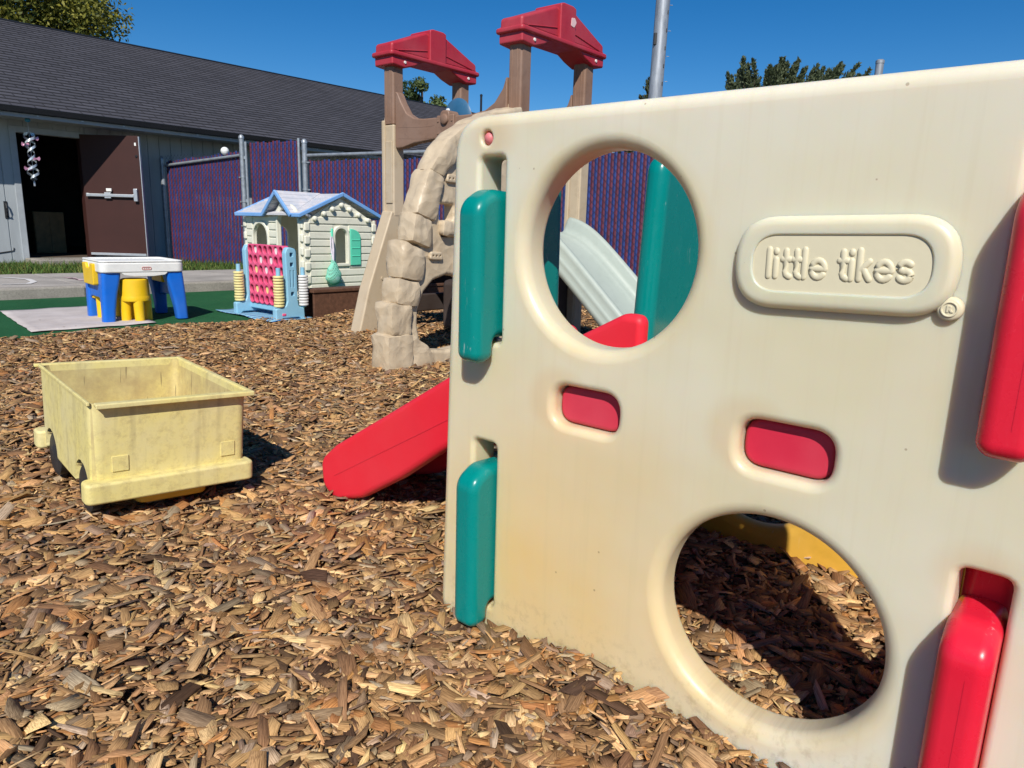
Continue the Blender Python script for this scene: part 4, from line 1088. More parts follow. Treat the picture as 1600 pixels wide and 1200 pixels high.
for z, a in ((0.60, 2.6), (0.40, 0.5), (0.24, 3.2), (0.70, 0.3)):
    bm = bmesh.new(); mid = [bm.verts.new((0.075 * math.cos(a), 0.075 * math.sin(a) - 0.02, z + y)) for y in (0.008, -0.008)]
    for s_ in (-1, 1):
        vs = [bm.verts.new((0.075 * math.cos(a) + s_ * x, 0.075 * math.sin(a) - 0.02 - 0.01, z + y)) for x, y in ((0.045, 0.035), (0.055, 0.0), (0.035, -0.03))]
        bm.faces.new([mid[0]] + vs + [mid[1]])
    finish('butterfly', bm, MPINK, sp, smooth=False)
bm = bmesh.new(); box(bm, -0.012, 0.012, -0.004, 0.004, -0.02, 0.05, 0.003); finish('tag', bm, MALU, sp)

# ================================================================== FENCE
FA, FDIR = Vector((-6.45, 13.375, 0)), Vector((5.4, -2.8, 0)).normalized()
FAZ = math.degrees(math.atan2(FDIR.x, FDIR.y))
MGAL = simple('galvanised_steel', (0.33, 0.36, 0.39), 0.45, 0.25, 14, 0.5)
MWIRE = simple('dull_wire', (0.035, 0.03, 0.045), 0.6, 0.2, 10)
MSR = simple('red_slat', (0.115, 0.021, 0.042), 0.55, 0.25, 5, 0, 0.4, 0)
MSB = simple('blue_slat', (0.018, 0.040, 0.175), 0.5, 0.25, 5, 0, 0.4, 0)
def fence_part(root, x0, x1, z0, zt0, zt1, rail=True, wire_top=0.035, rz=0.0):
    """x along the fence; slats between z0 and the (sloping) top"""
    zt = lambda x: zt0 + (zt1 - zt0) * (x - x0) / (x1 - x0)
    pitch = 0.043; n = int((x1 - x0) / pitch)
    rs = {0: bmesh.new(), 1: bmesh.new()}
    for i in range(n):
        x = x0 + pitch * (i + 0.5); k = i % 2
        if random.random() < 0.003: continue
        j = random.uniform(-0.02, 0.015)
        q = [(x - 0.0217, 0.003 * random.uniform(-1, 1), z0 + random.uniform(0, .02)), (x + 0.0217, 0.003 * random.uniform(-1, 1), z0 + random.uniform(0, .02))]
        top = zt(x) + j
        b_ = rs[k]
        yo = 0.0025 * k
        v0 = [b_.verts.new((q[0][0], yo, q[0][2])), b_.verts.new((x, yo - 0.007, q[0][2])), b_.verts.new((q[1][0], yo, q[0][2]))]
        v1 = [b_.verts.new((v.co.x, v.co.y, top)) for v in v0]
        b_.faces.new((v0[0], v0[1], v1[1], v1[0])); b_.faces.new((v0[1], v0[2], v1[2], v1[1]))
    g = finish('slat_panel', rs[0], MSR, root, smooth=False, label='red privacy slats'); g2 = finish('slat_panel', rs[1], MSB, root, smooth=False, label='blue privacy slats')
    # chain-link wires: straight diagonals both ways
    bm = bmesh.new(); H = max(zt0, zt1) + wire_top - z0; dp = 0.086
    for sgn in (1, -1):
        x = x0 - H if sgn > 0 else x0
        while x < (x1 if sgn > 0 else x1 + H):
            a = [x, z0]; c_ = [x + sgn * H, z0 + H]
            lo, hi = 0.0, 1.0
            for lim, side in ((x0, 0), (x1, 1)):
                pa = (lim - a[0]) / (c_[0] - a[0])
                if (sgn > 0) == (side == 0): lo = max(lo, pa)
                else: hi = min(hi, pa)
            if hi - lo > 0.01:
                p = Vector((a[0] + (c_[0] - a[0]) * lo, -0.011, a[1] + H * lo)); q = Vector((a[0] + (c_[0] - a[0]) * hi, -0.011, a[1] + H * hi))
                tube(bm, p, q, 0.0016, n=3, caps=False)
            x += dp
    finish('chain_link', bm, MWIRE, root, smooth=False)
    if rail:
        bm = bmesh.new(); tube(bm, (x0, -0.03, zt0 + rz), (x1, -0.03, zt1 + rz), 0.026, n=12); finish('top_rail', bm, MGAL, root)
def fpost(root, x, z1, r=0.034, y=-0.03):
    bm = bmesh.new(); tube(bm, (x, y, -0.15), (x, y, z1), r, n=14); lathe(bm, [(r + 0.006, z1 - 0.03), (r + 0.006, z1), (r * 0.7, z1 + 0.03), (0.0, z1 + 0.04)], (x, y, 0), 14)
    return finish('post', bm, MGAL, root)
def fxy(x): return FA + FDIR * x
fl = thing('slat_fence', 'red and blue slatted chain-link fence panel beside the building wall', 'fence', FA, FAZ, 'chain-link fence panels')
XG0, XG1 = 2.06, 3.45
fence_part(fl, 0.10, XG0 - 0.05, 0.0, 1.80, 1.94, True, -0.03, -0.075)
fpost(fl, 0.02, 1.85, 0.04); fpost(fl, XG0, 2.16, 0.04)
for z in (0.3, 0.7, 1.1, 1.5): 
    bm = bmesh.new(); tube(bm, (XG0, -0.03, z), (XG0, -0.03, z + 0.025), 0.047, n=14); box(bm, XG0 - 0.10, XG0 - 0.03, -0.035, -0.02, z, z + 0.02); finish('clamp', bm, MGAL, fl)
ba = thing('white_ball', 'white ball lodged on the top edge of the left slatted fence panel', 'ball', fxy(1.62) + Vector((0, 0, 1.945)), FAZ)
bm = bmesh.new(); bmesh.ops.create_uvsphere(bm, u_segments=24, v_segments=16, radius=0.068)
finish('ball_shell', bm, MWHITE, ba)
bm = bmesh.new(); lathe(bm, [(0.0695, -0.004), (0.0697, 0.0), (0.0695, 0.004)], (0, 0, 0), 24); finish('seam', bm, MWHITE, ba)
gt = thing('fence_gate', 'tall red and blue slatted gate between two steel fence posts', 'gate', fxy(XG0 + 0.09), FAZ)
gw = XG1 - XG0 - 0.24
fence_part(gt, 0.06, gw, 0.05, 2.06, 2.08, False, -0.03)
bm = bmesh.new(); tube(bm, (0.0, -0.03, 0.02), (0.0, -0.03, 2.08), 0.022); tube(bm, (gw + 0.03, -0.03, 0.02), (gw + 0.03, -0.03, 2.1), 0.022); tube(bm, (0, -0.03, 0.04), (gw, -0.03, 0.04), 0.022); finish('gate_frame', bm, MGAL, gt)
bm = bmesh.new(); box(bm, gw + 0.0, gw + 0.09, -0.08, -0.04, 1.05, 1.16, 0.01); tube(bm, (gw + 0.045, -0.06, 1.05), (gw + 0.045, -0.06, 0.9), 0.008); finish('latch', bm, MBLK, gt)
for z in (0.35, 1.1, 1.8):
    bm = bmesh.new(); tube(bm, (-0.02, -0.03, z), (-0.02, -0.03, z + 0.05), 0.032, n=12); finish('hinge', bm, MGAL, gt)
fr = thing('slat_fence', 'long red and blue slatted chain-link fence behind the playhouse and climbing tower', 'fence', fxy(XG1), FAZ, 'chain-link fence panels')
fence_part(fr, 0.06, 15.0, 0.0, 1.76, 1.82, True, 0.0, 0.075)
for i in range(6): fpost(fr, 0.0 + i * 2.95, 2.05 if i == 0 else 1.86, 0.042 if i == 0 else 0.032, -0.03 if i == 0 else 0.06)
for z in (0.3, 0.8, 1.3, 1.72):
    bm = bmesh.new(); tube(bm, (0, -0.03, z), (0, -0.03, z + 0.025), 0.049, n=14); box(bm, 0.03, 0.10, -0.035, -0.02, z, z + 0.02); finish('clamp', bm, MGAL, fr)

# poles behind the fence
def slot_mat():
    m, nt, b = base_mat('weathered_pole', (0.34, 0.37, 0.41), 0.5, 0.5, 0.45)
    oc = objco(nt)
    c = mixc(nt, ramp(nt, noise(nt, objco(nt, (9, 9, 1.6)), 1.5, 6, 0.65, 0.5), [(0.35, 0.0), (0.7, 1.0)]), (0.24, 0.26, 0.29), (0.47, 0.50, 0.54))
    nt.links.new(c, b.inputs['Base Color']); return m
MPOLE = slot_mat()
pl = thing('metal_pole', 'tall thick galvanised pole with punched slots rising behind the fence', 'pole', (1.70, 9.75, -0.1), 90)
bm = bmesh.new(); tube(bm, (0, 0, 0), (0.07, 0, 4.8), 0.088, 0.088, 28); finish('pole_tube', bm, MPOLE, pl)
for k in range(14):
    z = 1.9 + k * 0.21; xx = 0.07 * z / 4.8; bm = bmesh.new()
    box(bm, xx + 0.060 - 0.012, xx + 0.060 + 0.010, -0.0645 - 0.004, -0.0645 + 0.01, z, z + 0.045, 0.003)
    finish('slot', bm, MBLK, pl, smooth=False)
bm = bmesh.new(); box(bm, 0.047 - 0.085, 0.047 - 0.05, -0.075, -0.03, 3.22, 3.36, 0.004); finish('hand_hole', bm, MBLK, pl, smooth=False)
for k in range(9):
    bm = bmesh.new(); tube(bm, (0.06 + 0.085, 0, 2.5 + k * 0.3), (0.06 + 0.12, 0, 2.5 + k * 0.3), 0.004, n=6); finish('step_bolt', bm, MGAL, pl)
p2 = thing('metal_pole', 'short grey pipe end just showing over the cream panel by the conifer', 'pole', (5.15, 11.0, -0.1), 90)
bm = bmesh.new(); tube(bm, (0, 0, 0), (0.01, 0, 3.40), 0.055, n=18); finish('pole_tube', bm, MPOLE, p2)
bm = bmesh.new(); lathe(bm, [(0.06, 3.37), (0.06, 3.41), (0.04, 3.425), (0, 3.425)], (0.01, 0, 0), 18); finish('pole_cap', bm, MPOLE, p2)
p3 = thing('thin_post', 'thin dark post end showing beside the blue steering wheel', 'post', (-0.50, 9.6, -0.1), 90)
bm = bmesh.new(); tube(bm, (0, 0, 0), (0, 0, 2.55), 0.014, n=10); lathe(bm, [(0.017, 2.53), (0.017, 2.55), (0, 2.56)], (0, 0, 0), 10); finish('post_tube', bm, MGUT, p3)

# ================================================================== PLAYHOUSE
HP = Vector((-2.176, 7.402, 0.0))
MHW = plastic('house_cream', (0.74, 0.72, 0.59), 0.5, 0.08, 0.22, (0.40, 0.36, 0.27), 0.0)
MHT = plastic('house_trim_blue', (0.16, 0.36, 0.70), 0.45, 0.1, 0.15, None, 0.0)
MHM = plastic('shutter_mint', (0.10, 0.60, 0.40), 0.45, 0.08, 0.12, None, 0.0)
def house_roof_mat():
    m, nt, b = base_mat('playhouse_roof', (0.45, 0.45, 0.50), 0.6, 0.3)
    oc = objco(nt)
    c = mixc(nt, ramp(nt, noise(nt, objco(nt, (5, 9, 14)), 1.2, 4, 0.6), [(0.35, 0.0), (0.65, 1.0)]), (0.44, 0.47, 0.53), (0.60, 0.575, 0.585))
    nt.links.new(c, b.inputs['Base Color']); bump(nt, b, noise(nt, oc, 30, 3), 0.3, 0.01); return m
MHR = house_roof_mat()
ph = thing('playhouse', 'cream plastic playhouse with pale blue roof and mint shutters', 'playhouse', HP, AXS)
# local: x along the front (0 at the near right corner, negative to the left), y into the house
W0, DP = -1.15, 0.93
def arch(x0, x1, z0, z1, n=10):
    r = (x1 - x0) / 2; cx = (x0 + x1) / 2
    return [(x0, z0), (x1, z0)] + [(cx + r * math.cos(PI * i / n), z1 - r + r * math.sin(PI * i / n)) for i in range(n + 1)]
door_a = arch(-0.455, -0.075, 0.06, 0.955); win_a = arch(-0.945, -0.665, 0.43, 0.775)
bm = bmesh.new()
front_w = [(W0, -0.02), (0, -0.02), (0, 0.84), (-0.13, 0.845), (-0.36, 1.05), (-0.59, 0.845), (W0, 0.845)]
plate(bm, [front_w, door_a, win_a], 0.0, 0.03, XZ, [0.004, 0.012, 0.012], [0.004, 0.006, 0.006], 3)
hw_f = finish('wall', bm, MHW, ph)
rw_a = arch(0.375, 0.535, 0.38, 0.745)
def gable(x0, x1, holes=()):
    bm = bmesh.new()
    plate(bm, [[(0.031, -0.02), (DP - 0.031, -0.02), (DP - 0.031, 0.82), (0.46, 1.06), (0.031, 0.82)]] + list(holes), x0, x1, YZ, 0.003, 0.003, 2)
    return bm
hw_r = finish('wall', gable(-0.03, 0.0, [rw_a]), MHW, ph)
finish('wall', gable(W0, W0 + 0.03, [rw_a]), MHW, ph)
bm = bmesh.new(); plate(bm, [[(W0, -0.02), (0, -0.02), (0, 0.84), (W0, 0.84)], arch(-0.46, -0.15, 0.38, 0.745)], DP - 0.03, DP, XZ, 0.003, 0.003, 2); finish('wall', bm, MHW, ph)
bm = bmesh.new(); box(bm, W0 + 0.03, -0.03, 0.03, DP - 0.03, -0.01, 0.02); finish('floor_panel', bm, MHW, ph)
# log siding
bm = bmesh.new()
z = 0.02; k = 0
while z < 0.79:
    for a, c_ in (((0.06, 0.355), (0.555, DP - 0.07)) if (z + 0.07 > 0.375 and z < 0.755) else ((0.06, DP - 0.07),)):
        box(bm, -0.002, 0.012, a, c_, z, z + 0.066, 0.007, 2)
    z += 0.077
z = 0.80
for y0, y1 in ((0.10, 0.83), (0.22, 0.71), (0.34, 0.59)): box(bm, -0.002, 0.011, y0, y1, z, z + 0.055, 0.006, 2); z += 0.068
finish('log_siding', bm, MHW, hw_r)
bm = bmesh.new()
z = 0.02
while z < 0.80:
    segs = []
    for a, c_ in ((W0 + 0.06, -0.49), ):
        if z + 0.07 > 0.415 and z < 0.79: segs += [(a, -0.97), (-0.64, c_)]
        else: segs += [(a, c_)]
    for a, c_ in segs: box(bm, a, c_, -0.012, 0.002, z, z + 0.066, 0.007, 2)
    z += 0.077
finish('log_siding', bm, MHW, hw_f)
for k in range(6):
    zz = 0.04 + k * 0.135
    for y0 in (0.0, DP - 0.065): bm = bmesh.new(); box(bm, -0.004, 0.022, y0, y0 + 0.065, zz, zz + 0.085, 0.012, 2); finish('corner_block', bm, MHW, ph)
    for x0 in (W0, -0.055): bm = bmesh.new(); box(bm, x0, x0 + 0.055, -0.02, 0.004, zz + 0.02, zz + 0.10, 0.012, 2); finish('corner_block', bm, MHW, ph)
def arch_frame(lp, off):
    cx = sum(p[0] for p in lp) / len(lp); 
    if area2(lp) < 0: lp = lp[::-1]
    nn = left_normals(lp)
    return [(p[0] - n.x * off, p[1] - n.y * off) for p, n in zip(lp, nn)]
for lp, side in ((door_a, 'f'), (win_a, 'f'), (rw_a, 'r')):
    bm = bmesh.new(); o = arch_frame(lp, 0.032)
    if side == 'f': plate(bm, [o, lp], -0.022, 0.004, XZ, [0.008, 0.006], 0, 3); f = finish('door_frame' if lp is door_a else 'window_frame', bm, MHW, hw_f)
    else: plate(bm, [o, lp], -0.004, 0.022, YZ, 0, [0.008, 0.006], 3); f = finish('window_frame', bm, MHW, hw_r)
# log ends under the rake
bm = bmesh.new()
for y, zc in ((0.457, 1.000), (0.34, 0.955), (0.233, 0.905), (0.12, 0.852), (0.561, 0.957), (0.68, 0.904), (0.80, 0.850)):
    lathe(bm, [(0.024, -0.005), (0.026, 0.0), (0.026, 0.04), (0.020, 0.048), (0, 0.05)], (0, y, zc - 0.012), 12, 'X')
finish('log_end', bm, MHW, hw_r)
# roof: main gable along x, small cross gable over the door
roof_o = bpy.data.objects.new('roof', None); C.objects.link(roof_o); roof_o.parent = ph
RZ_, EZ_, RYm = 1.085, 0.855, 0.465
def slab(bm, pts, t):
    lo = [bm.verts.new(p) for p in pts]; hi = [bm.verts.new((p[0], p[1], p[2] + t)) for p in pts]; n = len(pts)
    bm.faces.new(lo[::-1]); bm.faces.new(hi)
    for i in range(n): bm.faces.new((lo[i - 1], lo[i], hi[i], hi[i - 1]))
bm = bmesh.new()
XL, XR = -1.20, 0.035
nst = 6
for k in range(nst):       # stepped shingle courses
    a, c_ = k / nst, (k + 1) / nst
    for sgn in (0, 1):
        y = lambda t: (-0.065 + (RYm + 0.065) * t) if sgn == 0 else (0.995 - (0.995 - RYm) * t)
        zz = lambda t: EZ_ + (RZ_ - EZ_) * t
        slab(bm, [(XL, y(a), zz(a) + 0.010), (XR, y(a), zz(a) + 0.010), (XR, y(c_), zz(c_)), (XL, y(c_), zz(c_))], 0.022)
    # cross gable over the door (two small slopes running back to the ridge)
    for sgn in (-1, 1):
        xe = -0.36 + sgn * 0.262
        X_ = lambda t: xe + (-0.36 - xe) * t
        Z_ = lambda t: 0.855 + (1.088 - 0.855) * t
        slab(bm, [(X_(a), -0.085, Z_(a) + 0.012), (X_(c_), -0.085, Z_(c_) + 0.004), (X_(c_), -0.065 + 0.53 * c_, Z_(c_) + 0.004), (X_(a), -0.065 + 0.53 * a, Z_(a) + 0.012)], 0.022)
finish('shingle_panel', bm, MHR, roof_o, smooth=False)
def strip(bm, p, q, w=0.022, h=0.04):
    p, q = Vector(p), Vector(q); dd = (q - p); L = dd.length; dd.normalize()
    side = dd.cross(Vector((0, 0, 1))).normalized(); upv = side.cross(dd)
    m4 = Matrix((dd, side, upv)).transposed().to_4x4(); m4.translation = p
    box(bm, -0.01, L + 0.01, -w / 2, w / 2, -h / 2, h / 2, 0.008, 2, m4)
bm = bmesh.new()
strip(bm, (XL, -0.07, 0.868), (-0.622, -0.07, 0.868)); strip(bm, (-0.098, -0.07, 0.868), (XR, -0.07, 0.868))
strip(bm, (-0.622, -0.09, 0.868), (-0.36, -0.09, 1.10)); strip(bm, (-0.36, -0.09, 1.10), (-0.098, -0.09, 0.868))
for x in (XR + 0.006, XL - 0.006):
    strip(bm, (x, -0.068, 0.868), (x, RYm, 1.10)); strip(bm, (x, RYm, 1.10), (x, 0.998, 0.868))
strip(bm, (XL, 0.998, 0.868), (XR, 0.998, 0.868))
finish('roof_trim', bm, MHT, roof_o)
# mint shutters on the right wall: left one swung open, right one flat
def shutter(flip):
    bm = bmesh.new(); w = 0.135
    lp = [(0, 0.36), (w, 0.36), (w, 0.66)] + [(w * math.cos(a), 0.66 + 0.085 * math.sin(a)) for a in np.linspace(0.12, PI / 2, 7)]
    lp = [(p[0] if flip else -p[0], p[1]) for p in lp]
    if not flip: lp = [(q[0], q[1]) for q in lp]
    if flip: lp = [(w - p[0], p[1]) for p in lp]; lp = [(w - q[0], q[1]) for q in lp]
    plate(bm, [lp], 0.0, 0.018, YZ, 0.004, 0.006, 2)
    for zz in (0.45, 0.535, 0.62):
        a, c_ = (0.012, w - 0.012) if flip else (-w + 0.012, -0.012)
        box(bm, 0.015, 0.022, a, c_, zz, zz + 0.012, 0.003)
    return bm
s1 = finish('shutter', shutter(True), MHM, ph); s1.location = (0.012, 0.565, 0)
s2 = finish('shutter', shutter(False), MHM, ph); s2.location = (0.02, 0.35, 0); s2.rotation_euler = (0, 0, R(-62))
for xx, a in ((-0.98, 0), ):
    pass
# green shutter seen through the doorway on the back wall
bm = bmesh.new(); plate(bm, [arch(-0.44, -0.30, 0.36, 0.76)], DP - 0.05, DP - 0.034, XZ, 0.003, 0.003, 2); finish('shutter', bm, MHM, ph)

# net bag on the shutter
bag = thing('net_bag', 'mint mesh bag of small toys hanging from the playhouse shutter', 'bag', HP + GS * 0.075 + GB * 0.30, AXS)
m, nt, b = base_mat('mint_net', (0.22, 0.60, 0.45), 0.7, 0.3)
oc = objco(nt)
w1 = nt.nodes.new('ShaderNodeTexWave'); w1.bands_direction = 'DIAGONAL'; w1.inputs['Scale'].default_value = 22; nt.links.new(oc, w1.inputs[0])
mp = nt.nodes.new('ShaderNodeMapping'); mp.inputs['Scale'].default_value = (1, -1, 1); nt.links.new(oc, mp.inputs[0])
w2 = nt.nodes.new('ShaderNodeTexWave'); w2.bands_direction = 'DIAGONAL'; w2.inputs['Scale'].default_value = 22; nt.links.new(mp.outputs[0], w2.inputs[0])
hgt = math_n(nt, 'MAXIMUM', w1.outputs['Fac'], w2.outputs['Fac'])
al = ramp(nt, hgt, [(0.40, 0.25), (0.62, 0.95)])
nt.links.new(al, b.inputs['Alpha'])
bm = bmesh.new(); bmesh.ops.create_icosphere(bm, subdivisions=4, radius=1.0)
for v in bm.verts:
    t = (v.co.z + 1) / 2
    wdt = 0.115 * (1 - 0.72 * t ** 1.4) ; v.co = Vector((v.co.x * wdt * 0.62, v.co.y * wdt, 0.155 + t * 0.27)) + Vector((0.0, 0.006 * math.sin(t * 17), 0.0))
finish('net', bm, m, bag, weighted=False)
bm = bmesh.new()
path(bm, [(0, 0.0, 0.40), (-0.01, 0.012, 0.52), (-0.03, 0.02, 0.62), (-0.035, 0.01, 0.66)], 0.012, 8); path(bm, [(0, 0.0, 0.40), (-0.015, -0.015, 0.55), (-0.035, 0.0, 0.66)], 0.008, 8)
finish('strap', bm, simple('strap_white', (0.6, 0.55, 0.62), 0.8), bag)
for i, (y, zz, cc) in enumerate(((-0.05, 0.22, (0.6, 0.55, 0.1)), (0.0, 0.20, (0.7, 0.3, 0.35)), (0.05, 0.22, (0.45, 0.35, 0.6)), (-0.02, 0.27, (0.6, 0.6, 0.55)), (0.03, 0.28, (0.2, 0.5, 0.6)))):
    bm = bmesh.new(); bmesh.ops.create_icosphere(bm, subdivisions=2, radius=0.032)
    for v in bm.verts: v.co = Vector((v.co.x, v.co.y * 1.2 + y, v.co.z * 0.9 + zz))
    t = finish('bag_toy', bm, plastic('bag_toy_%d' % i, cc, 0.5, 0.05, 0.1, None, 0.0), bag)

# ================================================================== GIANT FOUR-IN-A-ROW GAME
G0 = Vector((-1.878, 5.881, 0.0))
game = thing('row_game', 'pink and pale blue giant four-in-a-row game standing before the playhouse', 'game', G0, AXS)
MPK = plastic('game_pink', (0.72, 0.075, 0.19), 0.42, 0.08, 0.15, None, 0.0)
MLB = plastic('game_blue', (0.24, 0.50, 0.66), 0.42, 0.1, 0.15, None, 0.0)
MRY = plastic('ring_yellow', (0.76, 0.66, 0.27), 0.5, 0.1, 0.15, None, 0.0)
MRWT = plastic('ring_white', (0.72, 0.72, 0.70), 0.5, 0.05, 0.15, None, 0.0)
bx0, bx1 = -0.60, -0.045
cols = [bx0 + 0.04 + (bx1 - bx0 - 0.08) * i / 6 for i in range(7)]
rows = [0.14 + 0.455 * i / 5.4 for i in range(6)]
bm = bmesh.new()
plate(bm, [rrect(bx0, bx1, 0.10, 0.605, 0.02, 4)] + [circle(x, z, 0.030, 18, 0.034) for x in cols for z in rows], 0.0, 0.055, XZ, [0.008] + [0.006] * 42, [0.006] + [0.004] * 42, 3)
brd = finish('board', bm, MPK, game)
bm = bmesh.new(); box(bm, bx0 + 0.01, bx1 - 0.01, 0.024, 0.030, 0.11, 0.596); finish('divider', bm, simple('divider_dark', (0.20, 0.03, 0.06), 0.6), brd, smooth=False)
dc = []
for x, z, yl in [(cols[1], rows[5], 0), (cols[1], rows[3], 1), (cols[2], rows[4], 0), (cols[3], rows[3], 0), (cols[3], rows[1], 1), (cols[5], rows[5], 0), (cols[4], rows[4], 0), (cols[5], rows[2], 0), (cols[1], rows[1], 1), (cols[5], rows[0], 0)]:
    bm = bmesh.new(); lathe(bm, [(0.012, 0.016), (0.029, 0.014), (0.029, 0.022), (0.012, 0.0225)], (x - 0.008, 0, z - 0.004), 16, 'Y'); finish('game_disc', bm, MRY if yl else MRWT, brd)
for x in (-0.635, -0.010):
    fo = bpy.data.objects.new('side_frame', None); C.objects.link(fo); fo.parent = game
    bm = bmesh.new()
    ol = roundpoly([(-0.125, 0.0), (-0.085, 0.0), (-0.06, 0.018), (0.09, 0.018), (0.115, 0.0), (0.15, 0.0), (0.145, 0.095), (0.095, 0.11), (0.085, 0.16), (0.085, 0.585), (0.0, 0.60), (-0.02, 0.55), (-0.012, 0.16), (-0.03, 0.115), (-0.125, 0.10)], [.01, .01, .01, .01, .01, .01, .015, .02, .03, .04, .04, .03, .03, .03, .015], 4)
    hs = [rrect(0.022, 0.052, zz, zz + 0.032, 0.005, 2) for zz in (0.20, 0.44, 0.52)] + [rrect(0.018, 0.026, 0.27, 0.41, 0.003, 2), rrect(0.048, 0.056, 0.27, 0.41, 0.003, 2)]
    plate(bm, [ol] + hs, x - 0.028, x + 0.028, YZ, [0.01] + [0.003] * 5, [0.01] + [0.003] * 5, 3); finish('side_post', bm, MLB, fo)
    for y, mt in ((-0.075, MRY), (0.155, MRY if x < -0.3 else MRWT)):
        bm = bmesh.new(); tube(bm, (x, y, 0.10), (x, y, 0.43), 0.022, 0.018, 14); bmesh.ops.translate(bm, verts=bm.verts, vec=(0, 0, 0)); finish('peg', bm, MLB, fo)
bm = bmesh.new(); box(bm, -0.62, -0.02, 0.01, 0.045, 0.05, 0.10, 0.01); finish('base_bar', bm, MLB, game)
bm = bmesh.new(); box(bm, -0.004, 0.022, -0.09, -0.05, 0.035, 0.06, 0.008); bmesh.ops.translate(bm, verts=bm.verts, vec=(0.0, 0.02, 0)); finish('emblem', bm, MPK, game)
# rings on the pegs: each ring is a thing
ringm = None
for x in (-0.635, -0.010):
    for y, mt, wh, lab in ((-0.075, MRY, 0, 'yellow rings stacked on the %s front peg of the pink game'), (0.155, MRY if x < -0.3 else MRWT, 1, 'rings stacked on the back peg of the pink game')):
        nr = 11 if y < 0 else 11
        for k in range(nr):
            bm = bmesh.new(); zc = 0.112 + k * 0.0235
            lathe(bm, [(0.024, 0), (0.041, 0.002), (0.0445, 0.010), (0.041, 0.019), (0.024, 0.021), (0.024, 0.0)], (0, 0, 0), 20)
            if ringm is None:
                o = finish('game_ring', bm, mt); ringm = o.data
            else:
                bm.free(); o = bpy.data.objects.new('game_ring', ringm); C.objects.link(o)
                w = o.modifiers.new('wn', 'WEIGHTED_NORMAL'); w.keep_sharp = True
            p = G0 + GS * x + GB * y
            o.location = (p.x + random.uniform(-.002, .002), p.y + random.uniform(-.002, .002), zc)
            o.material_slots[0].link = 'OBJECT'; o.material_slots[0].material = mt
            near = x > -0.3
            if mt is MRWT: lb = 'white plastic ring stacked on the right rear peg of the pink game'; g = 'white rings on the rear peg'
            elif near: lb = 'yellow plastic ring stacked on the right front peg of the pink game'; g = 'yellow rings on the right front peg'
            elif y < 0: lb = 'yellow plastic ring stacked on the left front peg of the pink game'; g = 'yellow rings on the left front peg'
            else: lb = 'yellow plastic ring stacked on the hidden left rear peg of the game'; g = 'yellow rings on the left rear peg'
            tag(o, lb, 'ring', g)

# small blue and yellow toy behind the left post
ty = thing('activity_toy', 'small pale blue toy stand with yellow scoop left of the pink game', 'toy', G0 + GS * -0.80 + GB * 0.22, AXS)
bm = bmesh.new(); plate(bm, [roundpoly([(-0.06, 0.0), (0.10, 0.0), (0.10, 0.40), (0.06, 0.455), (-0.02, 0.455), (-0.06, 0.40)], [.01, .01, .05, .05, .05, .05], 5), roundpoly([(-0.025, 0.25), (0.03, 0.25), (0.03, 0.40), (-0.025, 0.40)], 0.025, 4)], -0.04, 0.04, XZ, 0.012, 0.012, 3); finish('stand_body', bm, MLB, ty)
bm = bmesh.new(); box(bm, -0.07, 0.12, -0.035, 0.035, 0.50, 0.545, 0.012); box(bm, 0.02, 0.06, -0.02, 0.02, 0.45, 0.51, 0.008); finish('top_bar', bm, MLB, ty)
bm = bmesh.new(); lathe(bm, [(0.0, 0.30), (0.03, 0.305), (0.042, 0.33), (0.045, 0.40), (0.038, 0.40), (0.03, 0.33)], (-0.075, -0.03, 0), 16); path(bm, [(-0.115, -0.03, 0.38), (-0.145, -0.03, 0.36), (-0.14, -0.03, 0.32), (-0.11, -0.03, 0.315)], 0.01, 8); finish('scoop', bm, MYEL, ty)
bm = bmesh.new(); lathe(bm, [(0.0, 0.02), (0.05, 0.05), (0.06, 0.14), (0.03, 0.16), (0, 0.165)], (-0.05, -0.07, 0), 16); finish('cup', bm, MMINT, ty)

# ================================================================== TABLE, STOOLS, MATS
MTB = plastic('table_blue', (0.0, 0.13, 0.60), 0.36, 0.04, 0.1, (0, 0.05, 0.3), 0.1)
MTY = plastic('stool_yellow', (0.80, 0.50, 0.005), 0.38, 0.05, 0.15, None, 0.1)
TP = Vector((-3.11, 5.40, 0.0))
tb = thing('play_table', 'white-topped childrens play table on thick blue legs', 'table', TP, 47)
TWd, TDp = 0.54, 0.50
bm = bmesh.new()
plate(bm, [rrect(-0.035, TWd + 0.03, -0.05, TDp + 0.03, 0.06, 6)], 0.382, 0.462, XY, 0.012, 0.016, 4)
plate(bm, [rrect(-0.035, TWd + 0.03, -0.05, TDp + 0.03, 0.06, 6), rrect(-0.01, TWd + 0.005, -0.025, TDp + 0.005, 0.045, 6)], 0.460, 0.474, XY, [0.006, 0.004], [0.006, 0.004], 3)
plate(bm, [roundpoly([(0.10, 0.385), (0.45, 0.385), (0.42, 0.362), (0.33, 0.352), (0.20, 0.352), (0.13, 0.362)], 0.015, 3)], -0.045, -0.02, XZ, 0.004, 0.004, 2)
top = finish('tabletop', bm, MWHITE, tb)
bm = bmesh.new(); plate(bm, [rrect(0.252, 0.322, 0.402, 0.428, 0.0125, 6), rrect(0.258, 0.316, 0.408, 0.422, 0.0065, 6)], -0.0535, -0.049, XZ, 0.001, 0, 2)
for xx in (0.272, 0.287, 0.302): box(bm, xx - 0.004, xx + 0.004, -0.0525, -0.049, 0.411, 0.419, 0.001)
finish('oval_emblem', bm, plastic('emblem_pink', (0.55, 0.25, 0.22), 0.5), top)
